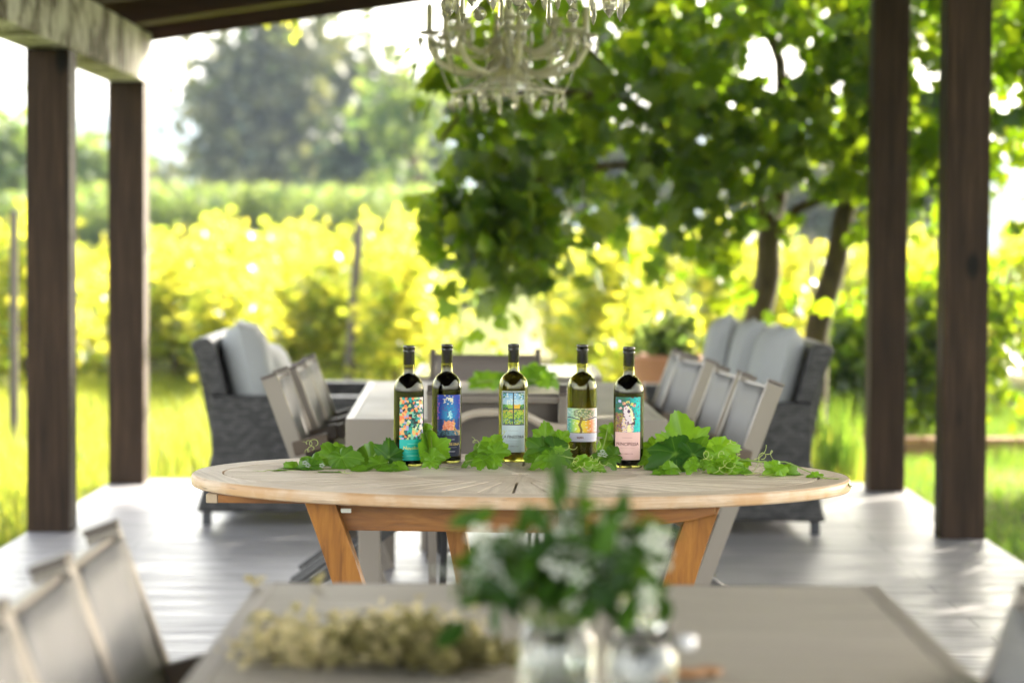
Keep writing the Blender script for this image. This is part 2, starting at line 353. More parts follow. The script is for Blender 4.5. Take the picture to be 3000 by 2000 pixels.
# far hills
def hills(name, Y, pts, depth, c, seed):
    r2 = random.Random(seed); b = MB(); xs = np.linspace(pts[0][0], pts[-1][0], 60); top = np.interp(xs, [p[0] for p in pts], [p[1] for p in pts])
    J = 10; vs = []
    for j in range(J):
        t = j/(J-1)
        for i, x in enumerate(xs):
            h = 1.34*top[i]*math.sin(t*math.pi/2)**.8; vs.append((x, Y+depth*t, GZ+h+(r2.random()-.5)*top[i]*.05*(1 if 0 < j else 0)))
    for i, x in enumerate(xs): vs.append((x, Y+depth*2.2, GZ))
    b.add(vs, [(j*60+i, j*60+i+1, (j+1)*60+i+1, (j+1)*60+i) for j in range(J) for i in range(59)])
    m = NT(name+'_woodland'); v = m.noise(m.coords(), .06, 6); m.col(m.mixc(v, tuple(x*.6 for x in c), tuple(x*1.5 for x in c))); m.set(Roughness=1.0)
    return structure(b.build(name, m.m, smooth=True))
hills('hill', 900, [(-330, 20), (-260, 40), (-190, 47), (-135, 54), (-100, 50), (-60, 42), (-30, 52), (10, 58), (60, 40), (160, 50), (300, 10)], 300, (.055, .085, .045), 3)

# ------------------------------------------------------------------ pergola
perg = empty('pergola', (0, 11.7, 0), 0, 'dark stained timber pergola sheltering the tables, with sun dapple coloured into its side beam', 'pergola')
def pb(name, a, b_, m, bev=.006):
    o = MB().box(tuple(Vector(a)-perg.location), tuple(Vector(b_)-perg.location)).build(name, m, perg, bevel=bev); return o
pb('post', (-2.155, 10.72, 0), (-1.965, 10.91, 2.14), M['post']); pb('post', (-2.15, 12.86, 0), (-1.96, 13.05, 2.14), M['post'])
pb('post', (1.905, 10.66, 0), (2.10, 10.85, 2.86), M['post']); pb('post', (1.885, 12.70, 0), (2.075, 12.89, 2.86), M['post'])
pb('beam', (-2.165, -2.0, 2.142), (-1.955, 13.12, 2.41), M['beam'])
pb('beam', (1.89, -2.0, 2.862), (2.10, 13.12, 3.02), M['post'])
SL = .152
def slope_box(name, y0, y1, z0, h, x0=-1.94, x1=2.7, m=M['rafter']):
    b = MB(); f = lambda x: z0+SL*(x+1.96)
    v = [(x0, y0, f(x0)), (x1, y0, f(x1)), (x1, y1, f(x1)), (x0, y1, f(x0)), (x0, y0, f(x0)+h), (x1, y0, f(x1)+h), (x1, y1, f(x1)+h), (x0, y1, f(x0)+h)]
    b.add([tuple(Vector(p)-perg.location) for p in v], [(0, 3, 2, 1), (4, 5, 6, 7), (0, 1, 5, 4), (1, 2, 6, 5), (2, 3, 7, 6), (3, 0, 4, 7)])
    return b.build(name, m, perg, bevel=.004)
for k in range(12): slope_box('rafter', 12.56-1.2*k, 12.76-1.2*k, 2.418, .19, x0=-2.5)
slope_box('fascia', 13.12, 13.16, 2.372, .24, x0=-2.5)
slope_box('roof', -2.6, 13.22, 2.612, .06, x0=-2.6, x1=2.9)

# ------------------------------------------------------------------ teak table
tc = P(1524, 1387, z=.74); TY = tc.y
tt = empty('oval_table', (tc.x, tc.y, 0), R(-2.2), 'oval weathered teak table with radial slats, carrying the five wine bottles', 'table')
A_, B_ = .797, .545; T_ = .027
def ell(a, b_, t): return (a*math.cos(t), b_*math.sin(t))
def teak_mesh(name, polys, m, parent, z0, z1, bevel=.0015):
    """each poly is (points, grain direction, tint): extruded boards with grain attributes"""
    b = MB(); tints = []; grs = []
    me = bpy.data.meshes.new(name); vs = []; fs = []
    for pts, g, tnt in polys:
        n = len(pts); k = len(vs); gx = Vector(g).normalized(); gy = Vector((-gx.y, gx.x)); off = random.random()*9
        for zz in (z0, z1):
            for p in pts:
                vs.append((p[0], p[1], zz)); tints.append(tnt); q = Vector((p[0], p[1])); grs.append((q.dot(gx)+off, q.dot(gy)+off, 0))
        fs += [tuple(range(k, k+n))[::-1], tuple(range(k+n, k+2*n))]+[(k+i, k+(i+1) % n, k+n+(i+1) % n, k+n+i) for i in range(n)]
    me.from_pydata(vs, [], fs); me.update()
    a1 = me.attributes.new('tint', 'FLOAT', 'POINT'); a1.data.foreach_set('value', tints)
    a2 = me.attributes.new('grain', 'FLOAT_VECTOR', 'POINT'); a2.data.foreach_set('vector', [c for g in grs for c in g])
    return link(name, me, m, parent)
NS = 56; polys = []
Ai, Bi, Ao, Bo = .285, .205, .718, .455
for k in range(NS):
    t0 = 2*math.pi*k/NS; t1 = 2*math.pi*(k+1)/NS; g = .0036
    pi0, pi1, po1, po0 = Vector(ell(Ai, Bi, t0)), Vector(ell(Ai, Bi, t1)), Vector(ell(Ao, Bo, t1)), Vector(ell(Ao, Bo, t0))
    d0 = (po0-pi0).normalized(); d1 = (po1-pi1).normalized(); n0 = Vector((-d0.y, d0.x)); n1 = Vector((d1.y, -d1.x))
    mid = [tuple(ell(Ao, Bo, t0+(t1-t0)*s)) for s in (.3, .7)]
    polys.append(([tuple(pi0+n0*g), tuple(po0+n0*g)]+mid+[tuple(po1+n1*g), tuple(pi1+n1*g)], tuple(d0+d1), random.random()))
teak_mesh('slat_ring', polys, M['teak_top'], tt, .74-T_+.004, .74)
# centre disc in radial boards, with slots
polys = []
for k in range(14):
    t0 = 2*math.pi*k/14; t1 = 2*math.pi*(k+1)/14; pts = [ell(.022, .018, t1), ell(.022, .018, t0)]+[ell(Ai-.001, Bi-.001, t0+(t1-t0)*s) for s in np.linspace(.01, .99, 7)]
    polys.append((pts, ell(1, .7, (t0+t1)/2), random.random()))
teak_mesh('centre_panel', polys, M['teak_top'], tt, .74-T_+.004, .7395)
# outer rim in eight bent boards
polys = []
cuts = [0.06, .95, 1.95, 3.05, 3.75, 4.28, 4.98, 5.65, 2*math.pi+.06]
for k in range(8):
    ts = np.linspace(cuts[k], cuts[k+1]-.003, 14); pts = [ell(A_-.0062, B_-.0062, t) for t in ts]+[ell(Ao+.006, Bo+.006, t) for t in ts[::-1]]
    tm = (cuts[k]+cuts[k+1])/2; polys.append((pts, (-A_*math.sin(tm), B_*math.cos(tm)), random.random()))
rim = teak_mesh('rim', polys, M['teak_top'], tt, .74-.001, .74)
b = MB(); n = 120; prof = [(-.072, .7115), (-.004, .7115), (0, .715), (.0008, .722), (0, .733), (-.0025, .7375), (-.006, .7392), (-.072, .7392)]
vs = []
for dr, z in prof:
    vs += [((A_+dr)*math.cos(2*math.pi*k/n), (B_+dr)*math.sin(2*math.pi*k/n), z) for k in range(n)]
b.add(vs, [(i*n+k, i*n+(k+1) % n, ((i+1) % 8)*n+(k+1) % n, ((i+1) % 8)*n+k) for i in range(8) for k in range(n)])
b.build('rim_edge', M['teak_rim'], tt, smooth=True)
rim.location.z = .0002
b = MB(); b.prism([ell(Ao-.002, Bo-.002, t) for t in np.linspace(0, 2*math.pi, 60, endpoint=False)], 'z', .7085, .7135); b.build('slot_shade_sheet', M['black'], tt)  # black sheet added below the slats as the shade seen through the slots
# apron, slides and legs
b = MB(); b.bar((-.44, -.31, .672), (.10, -.33, .672), .03, .07); b.build('apron', M['teak_x'], tt, bevel=.003)
b = MB(); b.bar((-.44, .30, .672), (.44, .30, .672), .03, .07); b.build('apron', M['teak_x'], tt, bevel=.003)
b = MB(); b.bar((-.42, -.28, .672), (-.30, .28, .672), .03, .07); b.build('apron', M['teak_x'], tt, bevel=.003)
b = MB(); b.prism([(.16, .640), (.40, .676), (.455, .690), (.455, .7075), (.16, .7075)], 'y', -.40, -.36); b.build('bracket', M['teak_x'], tt, bevel=.003)
b = MB(); b.bar((.42, -.30, .672), (.30, .28, .672), .03, .07); b.build('apron', M['teak_x'], tt, bevel=.003)
b = MB(); b.bar((-.70, -.215, .697), (-.30, -.215, .697), .035, .02); sl_ = b.build('slide_rail', M['teak_x'], tt, bevel=.002)
b = MB(); b.bar((-.728, -.215, .697), (-.701, -.215, .697), .036, .021); b.build('rail_end', M['teak_end'], sl_, bevel=.002)
def leg(x0, y0, x1, y1, w=.07, d=.055, m=M['teak']):
    b = MB(); k = 10; pts = []
    vs = []
    for i in range(k+1):
        t = i/k; z = .7075*(1-t); c = t*(1-.35*t)*1.5; cx = x0+(x1-x0)*c; cy = y0+(y1-y0)*c
        vs += [(cx-w/2, cy-d/2, z), (cx+w/2, cy-d/2, z), (cx+w/2, cy+d/2, z), (cx-w/2, cy+d/2, z)]
    b.add(vs, [(0, 1, 2, 3), (4*k+3, 4*k+2, 4*k+1, 4*k)]+[(4*i+j, 4*i+(j+1) % 4, 4*i+4+(j+1) % 4, 4*i+4+j) for i in range(k) for j in range(4)])
    return b.build('leg', m, tt, bevel=.003)
leg(-.445, -.345, -.27, -.30); leg(.435, -.32, .27, -.28); leg(-.205, .27, -.08, .25, .05); leg(.26, .27, .12, .25, .05)
MB().box((-.395, -.3755, .683), (-.372, -.3735, .6925)).build('white_tag', M['white_tag'], tt)
tt['label'] = 'oval weathered teak table with radial slats, carrying the five wine bottles'

# ------------------------------------------------------------------ aluminium tables
def alu_table(name, x0, x1, y0, y1, rz, label, apron=.10, m=M['ttop']):
    cx, cy = (x0+x1)/2, (y0+y1)/2; t = empty(name, (cx, cy, 0), rz, label, 'table')
    hx, hy = (x1-x0)/2, (y1-y0)/2; b = MB(); nsl = int((y1-y0)/.155)
    w = (2*hy-.012)/nsl
    for i in range(nsl): b.box((-hx+.03, -hy+.006+i*w+.0012, .722), (hx-.03, -hy+.006+(i+1)*w-.0012, .7392))
    b.build('table_top', m, t, bevel=.002)
    b = MB(); pr = [(-hx, -hy), (hx, -hy), (hx, hy), (-hx, hy)]
    b.box((-hx, -hy, .74-apron), (hx, -hy+.006-.0005, .74)); b.box((-hx, hy-.0055, .74-apron), (hx, hy, .74))
    b.box((-hx, -hy+.006, .74-apron), (-hx+.0295, hy-.006, .74)); b.box((hx-.0295, -hy+.006, .74-apron), (hx, hy-.006, .74))
    b.build('apron', M['alu'], t, bevel=.002)
    for sx in (-1, 1):
        for sy in (-1, 1):
            MB().box((sx*(hx-.075)-.035, sy*(hy-.08)-.035, 0), (sx*(hx-.075)+.035, sy*(hy-.08)+.035, .72)).build('leg', M['alu'], t, bevel=.004)
    return t
alu_table('dining_table', -.415, .605, 1.55, 3.955, 0, 'taupe metal dining table in front, with the flower jars and dried flowers on it')
alu_table('dining_table', -.55, .47, 7.63, 9.72, R(1.4), 'taupe metal dining table behind the bottles, edged by reclining chairs')
wt = alu_table('side_table', -.42, .38, 10.1, 11.1, 0, 'pale glossy topped table at the back, behind the dark chair', .05, M['white_top'])

# ------------------------------------------------------------------ folding chairs
def chair(name, label, group, curve=False, w=.43, dark=False):
    """origin on the floor under the front foot of the main rail; faces +x; back top at x=-.30, z=.84"""
    t = empty(name, (0, 0, 0), 0, label, 'chair', group); fm = M['alu_d'] if dark else M['alu']; H = .84; TX = -.305; hw = w/2
    d = Vector((TX, 0, H)).normalized(); nf = Vector((H, 0, -TX)).normalized()   # forward normal of the back
    for s in (-1, 1):
        y = s*(hw-.0125); b = MB(); b.bar(Vector((0, y, .012)), Vector((TX, y, H)), .024, .056, up=nf); rl = b.build('back_rail', fm, t, bevel=.004)
        e = Vector((TX, y, H)); MB().bar(e+d*.0005, e+d*.012, .0255, .058, up=nf).build('end_cap', M['alu_d'], rl, bevel=.003)
        b = MB(); b.bar((.23, s*(hw-.045), .43), (-.33, s*(hw-.045), .012), .022, .045, up=(0, 0, 1)); b.build('leg', M['dark_leg'], t, bevel=.004)
        b = MB(); b.bar((-.225, s*(hw-.012), .600), (-.105, s*(hw-.012), .632), .032, .05, up=(0, 0, 1)); b.build('armrest', M['arm'], t, bevel=.006)
        b = MB()
        for q in range(3): b.lathe([(0, -.014), (.014, -.014), (.014, .014), (0, .014)], 10, (-.165-.014*q+.0-.032, y, .52+.045*q))
        b.build('ratchet', fm, t)
    a0 = Vector((TX, 0, H))-d*.02; a1 = Vector((TX, 0, H))-d*.46
    b = MB(); n = 10; vs = []
    for i in range(n+1):
        tt_ = i/n; c = a0.lerp(a1, tt_)+nf*(.030-.012*math.sin(math.pi*tt_))
        for y in (-hw+.026, -hw*.5, 0, hw*.5, hw-.026):
            vs.append(c+Vector((0, y, 0))-nf*(.010*(1-(y/hw)**2)))
    b.add(vs, [(i*5+j, i*5+j+1, (i+1)*5+j+1, (i+1)*5+j) for i in range(n) for j in range(4)])
    o = b.build('back_sling', M['sling_d'] if dark else M['sling_b'] if curve else M['sling'], t, smooth=True); sm = o.modifiers.new('s', 'SOLIDIFY'); sm.thickness = .004
    MB().bar(a0+Vector((0, -hw+.025, 0)), a0+Vector((0, hw-.025, 0)), .03, .022, up=d).build('top_rail', fm, t, bevel=.004)
    b = MB(); b.box((-.15, -hw+.03, .425), (.25, hw-.03, .437)); b.build('seat', M['sling'], t, bevel=.003)
    b = MB(); b.box((-.16, -hw+.003, .415), (.26, -hw+.026, .447)); b.box((-.16, hw-.026, .415), (.26, hw-.003, .447)); b.box((.2605, -hw+.003, .415), (.285, hw-.003, .447)); b.build('seat_frame', fm, t, bevel=.004)
    MB().bar((-.31, -hw+.06, .02), (-.31, hw-.06, .02), .02, .02).build('stretcher', M['alu_d'], t)
    if curve:
        pts = []
        for i in range(25):
            u = -1+2*i/24; z = .050*math.exp(-(u/.60)**4); c = a0-d*(.078-z)-nf*.045; pts.append(c+Vector((0, u*(hw-.0), 0)))
        MB().tube(pts, .0135, 8).build('curved_bar', M['bar'], t, smooth=True)
    return t
GL = 'reclining chairs along the left of the front table'
c0 = chair('folding_chair', 'taupe folding chair at the front table, farthest of the left row', GL); c0.location = (-.34, 3.60, 0)
for i, (y, lb) in enumerate([(3.22, 'taupe folding chair at the front table, second from the far end of the left row'), (2.78, 'taupe folding chair at the front table, cut by the left picture edge'), (2.34, 'taupe folding chair nearest the camera, in the bottom left corner')]):
    c = copy_tree(c0); c.location = (-.34, y-.05, 0); c['label'] = lb
c = copy_tree(c0); c.location = (.385, 2.95, 0); c.rotation_euler.z = math.pi; c['label'] = 'folding chair at the bottom right corner, showing only its leaning back rail'; c['group'] = 'reclining chairs along the right of the front table'
G2 = 'reclining chairs along the left of the rear table'
for x, y, rz, lb in [(-.51, 8.33, 0, 'nearest folding chair left of the rear table, in front of the wicker armchair'), (-.485, 8.79, 0, 'middle folding chair left of the rear table, its cap just above the nearest one'), (-.49, 9.25, 0, 'farthest folding chair left of the rear table, only its top corner showing')]:
    c = copy_tree(c0); c.location = (x, y, 0); c.rotation_euler.z = R(rz); c['label'] = lb; c['group'] = G2
G3 = 'reclining chairs along the right of the rear table'
for x, y, rz, lb in [(.535, 8.07, 187, 'nearest folding chair right of the rear table, in front of the wicker sofa'), (.49, 8.64, 186, 'second folding chair right of the rear table, overlapped by the nearest one'), (.435, 9.48, 190, 'third folding chair right of the rear table, above the pink labelled bottle'), (.41, 9.95, 184, 'farthest folding chair right of the rear table, its corner peeking out')]:
    c = copy_tree(c0); c.location = (x, y, 0); c.rotation_euler.z = R(rz); c['label'] = lb; c['group'] = G3
c = chair('folding_chair', 'folding chair with a curved bar on its back, right behind the bottles', None, curve=True); c.location = (-.045, 7.72, 0); c.rotation_euler.z = R(90)
c = chair('folding_chair', 'dark grey folding chair facing the camera at the far end of the rear table', None, w=.46, dark=True); c.location = (-.11, 9.72, 0); c.rotation_euler.z = R(-90)

# ------------------------------------------------------------------ wicker sofas
def pillow_mesh(w, h, t, seed=0):
    r2 = random.Random(seed); n = 16; vs = []; fs = []
    for sgn in (1, -1):
        for j in range(n+1):
            for i in range(n+1):
                u = -1+2*i/n; v = -1+2*j/n; e = (1-u**4)*(1-v**4); th = t/2*max(0, e)**.45
                k = 1-.05*(1-abs(u)**2)*0; pinch = 1-.06*(1-u*u)*(abs(v)**3); pin2 = 1-.06*(1-v*v)*(abs(u)**3)
                vs.append((sgn*(th+.004*math.sin(5*u+seed)*e), u*w/2*pin2, v*h/2*pinch))
    m = (n+1)**2
    for q in range(2):
        for j in range(n):
            for i in range(n):
                a = q*m+j*(n+1)+i; f = (a, a+1, a+n+2, a+n+1); fs.append(f if q == 0 else f[::-1])
    return vs, fs
def sofa(name, label, L=1.42, cat='sofa', pillows=()):
    """faces +x, near arm at y=-L/2; origin on floor at centre of the rear-bottom edge"""
    t = empty(name, (0, 0, 0), 0, label, cat); h = L/2
    for s in (-1, 1):
        y0, y1 = sorted((s*h, s*(h-.13)))
        b = MB(); b.prism([(-.015, .06), (.055, .33), (.045, .592), (.735, .592), (.715, .50), (.70, .30), (.72, .06)], 'y', y0, y1); b.build('arm', M['wicker'], t, bevel=.018, seg=3)
    b = MB(); b.prism([(.056, .30), (.14, .30), (.06, .835), (.035, .86), (-.025, .85), (-.045, .825)], 'y', -h+.131, h-.131)
    b.prism([(.050, .594), (.125, .594), (.06, .835), (.035, .86), (-.025, .85), (-.045, .825)], 'y', -h+.01, -h+.1305)
    b.prism([(.050, .594), (.125, .594), (.06, .835), (.035, .86), (-.025, .85), (-.045, .825)], 'y', h-.1305, h-.01)
    b.build('backrest', M['wicker'], t, bevel=.012)
    b = MB(); b.box((.06, -h+.131, .07), (.70, h-.131, .30)); b.build('base', M['wicker'], t, bevel=.01)
    n = 2
    for k in range(n):
        y0 = -h+.14+k*(L-.28)/n; b = MB().box((.15, y0+.004, .31), (.76, y0+(L-.28)/n-.004, .47)); sc = b.build('seat_cushion', M['seat_dark'], t, bevel=.035, seg=3)
    for k in (-1, 1):
        for x in (.03, .67):
            MB().box((x-.02, k*(h-.05)-.02, 0), (x+.02, k*(h-.05)+.02, .062)).build('foot', M['gasket'], t)
    for i, (x, y, z, w_, h_, t_, tl, tz) in enumerate(pillows):
        vs, fs = pillow_mesh(w_, h_, t_, i); o = MB().add(vs, fs).build('back_pillow', M['pillow'], t, smooth=True); o.location = (x, y, z); o.rotation_euler = (0, R(tl), R(tz))
    return t
s1 = sofa('wicker_sofa', 'dark grey wicker armchair on the left with a plump pale back pillow', 1.30, 'armchair', [(.20, -.29, .69, .56, .48, .22, -13, 4), (.26, .30, .60, .56, .40, .20, -20, -3)])
s1.location = (-1.435, 11.0+.65, 0); s1.rotation_euler.z = R(1)
s2 = sofa('wicker_sofa', 'dark grey wicker sofa on the right with three pale upright pillows', 1.50, 'sofa', [(.20, .46, .70, .46, .48, .20, -14, 3), (.27, .0, .71, .46, .48, .19, -12, 0), (.35, -.46, .715, .46, .48, .20, -9, -4)])
s2.location = (1.395, 10.76+.75, 0); s2.rotation_euler.z = R(180)

# ------------------------------------------------------------------ wine bottles
BP = [(0, .004), (.028, .0015), (.0345, .0), (.0368, .003), (.0375, .010), (.0375, .186), (.0371, .1945), (.0355, .203), (.0325, .2108), (.0280, .2175), (.0225, .2228), (.0178, .2262), (.0153, .2290), (.0146, .2330), (.0144, .246), (.0138, .275), (.0136, .283), (.0150, .2845), (.0152, .289), (.0143, .2905), (.0150, .292), (.0150, .298), (.0140, .3005), (.0105, .3005), (.0100, .296), (.0106, .27), (.0118, .245), (.0121, .2325), (.0140, .2262), (.0178, .2232), (.0218, .2202), (.0265, .2155), (.0305, .2093), (.0334, .2020), (.0347, .194), (.0350, .186), (.0350, .012), (.032, .006), (0, .0065)]
def inner(level):
    p = [(0, .0068), (.0318, .0066), (.0346, .0115), (.0346, .186), (.0343, .1935), (.0331, .2013), (.0302, .2087), (.0262, .2149), (.0215, .2196), (.0175, .2226), (.0138, .2256), (.0119, .2325), (.0116, .245)]
    p = [(r_*1.016 if r_ > .009 else r_, z_-.0006) for r_, z_ in p]; q = [a for a in p if a[1] < level]; q.append((.0117, level)); q.append((0, level)); return q
def curved(u0, u1, v0, v1, r, nu, nv):
    vs = []; fs = []
    for j in range(nv+1):
        for i in range(nu+1):
            a = u0+(u1-u0)*i/nu; vs.append((r*math.sin(a), -r*math.cos(a), v0+(v1-v0)*j/nv))
    for j in range(nv):
        for i in range(nu): k = j*(nu+1)+i; fs.append((k, k+1, k+nu+2, k+nu+1))
    return vs, fs
def paper(name, m, par, a0, a1, z0, z1, r=.0379, art=None, nu=40, nv=64):
    if not art: nu, nv = 24, 1
    vs, fs = curved(a0, a1, z0, z1, r, nu, nv); me = bpy.data.meshes.new(name); me.from_pydata(vs, [], fs); me.update()
    if art:
        ca = me.color_attributes.new('Col', 'FLOAT_COLOR', 'CORNER'); cols = []
        for j in range(nv):
            for i in range(nu):
                c = art((i+.5)/nu, (j+.5)/nv); cols += [c[0], c[1], c[2], 1.0]*4
        ca.data.foreach_set('color', cols)
    return link(name, me, m, par)
def lettering(txt, size, par, m, ang, z, r=.03815, width=None, wob=0, name='lettering'):
    cu = bpy.data.curves.new('t', 'FONT'); cu.body = txt; cu.size = size; cu.align_x = 'CENTER'; cu.resolution_u = 2; cu.offset = size*.014
    o = bpy.data.objects.new('t', cu); COL.objects.link(o); bpy.context.view_layer.update()
    me = bpy.data.meshes.new_from_object(o.evaluated_get(bpy.context.evaluated_depsgraph_get())); bpy.data.objects.remove(o)
    xs_ = [v.co.x for v in me.vertices]; wd = max(xs_)-min(xs_); cx = (max(xs_)+min(xs_))/2; k = (width/wd) if width else 1
    for v in me.vertices:
        x = (v.co.x-cx)*k; y = v.co.y*(1 if not width else min(1.35, max(.8, k)))
        if wob: y += wob*size*math.sin(x*260)+wob*size*.6*math.sin(x*610+1); x += wob*.5*size*math.sin(y*900)
        a = ang+x/r; v.co = (r*math.sin(a), -r*math.cos(a), z+y)
    me.materials.clear(); return link(name, me, m, par)
def rule(par, m, ang, z, w, h=.0006, r=.0381, name='printed_rule'):
    vs, fs = curved(ang-w/2/r, ang+w/2/r, z-h/2, z+h/2, r, 8, 1); me = bpy.data.meshes.new(name); me.from_pydata(vs, [], fs); return link(name, me, m, par)
def cell(u, v, nu, nv, seed):
    """value of a jittered mosaic cell"""
    best = None; iu, iv = int(u*nu), int(v*nv)
    for di in (-1, 0, 1):
        for dj in (-1, 0, 1):
            r2 = random.Random((iu+di)*7919+(iv+dj)*104729+seed*31); x = (iu+di+r2.random())/nu; y = (iv+dj+r2.random())/nv
            d = ((u-x)*nu)**2+((v-y)*nv)**2
            if best is None or d < best[0]: best = (d, r2.random(), r2.random(), x, y)
    return best
def lerp(a, b_, t): t = max(0, min(1, t)); return tuple(p+(q-p)*t for p, q in zip(a, b_))
def art_mosaic(u, v):
    _, a, b_, x, y = cell(u, v, 11, 18, 1)
    pal = [(.0, .22, .16), (.01, .09, .08), (.01, .02, .04), (.18, .50, .38), (.62, .66, .50), (.0, .34, .32), (.85, .20, .06), (.80, .42, .14), (.45, .60, .20), (.01, .015, .02), (.02, .10, .12), (.38, .34, .60), (.0, .16, .14)]
    if x < .3 and a < .4: return pal[6+int(b_*2)]
    if x > .78 and a < .5: return (.85, .72, .72) if b_ < .5 else (.75, .55, .62)
    k_ = int(a*len(pal)); return pal[k_ if k_ not in (6, 7) or b_ < .4 else 1]
def art_tent(u, v):
    _, a, b_, x, y = cell(u, v, 22, 34, 2)
    c = lerp((.0, .36, .62), (.01, .05, .42), math.hypot((x-.5)*1.2, (y-.52))*2.0)
    if a < .18: c = lerp(c, (.10, .03, .35), .7)
    if math.hypot((x-.52)*1.3, y-.50) < .10 and a < .7: c = (.45, .80, .85)
    if y > .78 and .25 < x < .62 and a < .35: c = (.75, .72, .55)
    if (x < .10 or x > .9) and a < .35: c = (.35, .12, .40)
    if y < .40: c = lerp(c, (.02, .03, .09), .75 if (x < .22 or x > .85) else .35)
    w = (.36-y)
    if .13 < y < .36 and .20+.30*(y-.13) < x < .66: c = (.80, .22, .10) if b_ < .6 else (.85, .40, .25)
    if .13 < y < .40 and .66 <= x < .68+.26*(.40-y): c = (.70, .42, .06) if b_ < .6 else (.15, .08, .04)
    if y < .13: c = (.05, .15, .22) if a < .5 else ((.5, .32, .15) if x > .7 else (.02, .05, .08))
    return c
def art_window(u, v):
    _, a, b_, x, y = cell(u, v, 22, 32, 3)
    if u < .035 or u > .965 or v < .03 or v > .965: return (.08, .08, .10)
    if abs(u-.50) < .018: return (.04, .05, .06)
    if abs(v-.49) < .014: return (.04, .08, .06)
    if y > .62:
        c = lerp((.55, .75, .85), (.05, .32, .65), (y-.6)*2.2)
        if (x < .2 or x > .72) and y > .78 and a < .6: c = (.05, .22, .12)
        if a < .15: c = (.75, .85, .85)
    elif y > .49:
        c = (.05, .12, .12) if a < .4 else (.15, .45, .05)
        if .5 < x < .78 and y < .66: c = (.90, .55, .05)
        if .25 < x < .5: c = (.35, .55, .06)
    else:
        k = (x-.3)*1.2+(y)*1.9; c = (.50, .62, .05) if (k*7) % 1 < .55 else (.10, .30, .06)
        if y > .38 and a < .3: c = (.75, .42, .10)
        if y < .2 and a < .5: c = (.06, .14, .14) if b_ < .6 else (.35, .5, .4)
    return c
def art_tree(u, v):
    _, a, b_, x, y = cell(u, v, 30, 24, 4)
    stops = [(0, (.08, .30, .55)), (.15, (.05, .40, .35)), (.28, (.35, .62, .15)), (.42, (.82, .80, .05)), (.58, (.95, .62, .05)), (.70, (.90, .30, .08)), (.84, (.85, .55, .50)), (1, (.55, .40, .75))]
    xx = u+.05*(a-.5)
    for (p0, c0_), (p1, c1_) in zip(stops, stops[1:]):
        if xx <= p1: c = lerp(c0_, c1_, (xx-p0)/(p1-p0)); break
    else: c = stops[-1][1]
    if v > .55: c = lerp(c, (.45, .60, .60), .5)
    if a < .12: c = lerp(c, (.9, .9, .85), .5)
    if v > .60 and .30 < u < .80 and ((u-.55)/.27)**2+((v-.80)/.20)**2 < 1 and a < .72: c = (.18, .26, .10) if b_ < .6 else (.32, .36, .24)
    if abs(v-(.58+.05*math.sin(u*9))) < .022 and .04 < u < .96: c = (.06, .07, .12)
    if abs(u-.46-.02*math.sin(v*14)) < .028+.03*max(0, v-.48) and v < .66: c = (.20, .13, .02)
    if v < .03: c = lerp(c, (.15, .1, .05), .5)
    return c
def art_horse(u, v):
    _, a, b_, x, y = cell(u, v, 24, 38, 5)
    c = lerp((.01, .14, .09), (.0, .55, .52), (x-.4)*2.2)
    if a < .2: c = lerp(c, (.05, .15, .45), .7)
    if y < .55 and x < .35: c = [(.25, .16, .04), (.12, .03, .12), (.30, .30, .05), (.40, .14, .06)][int(b_*4)]
    if y < .42 and .32 < x < .72: c = [(.80, .62, .35), (.70, .55, .60), (.45, .30, .45)][int(b_*3)]
    if y < .40 and .52 < x < .62: c = (.86, .78, .42)
    hx, hy = x-.55, y-.50; r_ = math.radians(24); p = hx*math.cos(r_)+hy*math.sin(r_); q = -hx*math.sin(r_)+hy*math.cos(r_)
    if (p/.155)**2+((q)/.27)**2 < 1: c = (.78, .66, .72) if p < .04 else (.84, .80, .50)
    d = (p/.155)**2+(q/.27)**2
    if 1 < d < 1.28: c = (.16, .05, .08)
    if math.hypot(u-.55, (v-.60)*.8) < .045: c = (.10, .05, .12)
    if math.hypot(u-.74, (v-.245)*.8) < .035: c = (.03, .02, .03)
    if a < .10 and y > .2: c = (.10, .03, .06)
    for fx, fy, fc in ((.22, .88, (.45, .50, .80)), (.38, .82, (.75, .40, .25)), (.25, .68, (.75, .50, .50)), (.52, .86, (.85, .78, .20)), (.66, .80, (.70, .68, .15)), (.74, .76, (.70, .35, .30))):
        if math.hypot(u-fx, (v-fy)*1.5) < .065: c = fc if a < .8 else (.2, .08, .08)
    return c
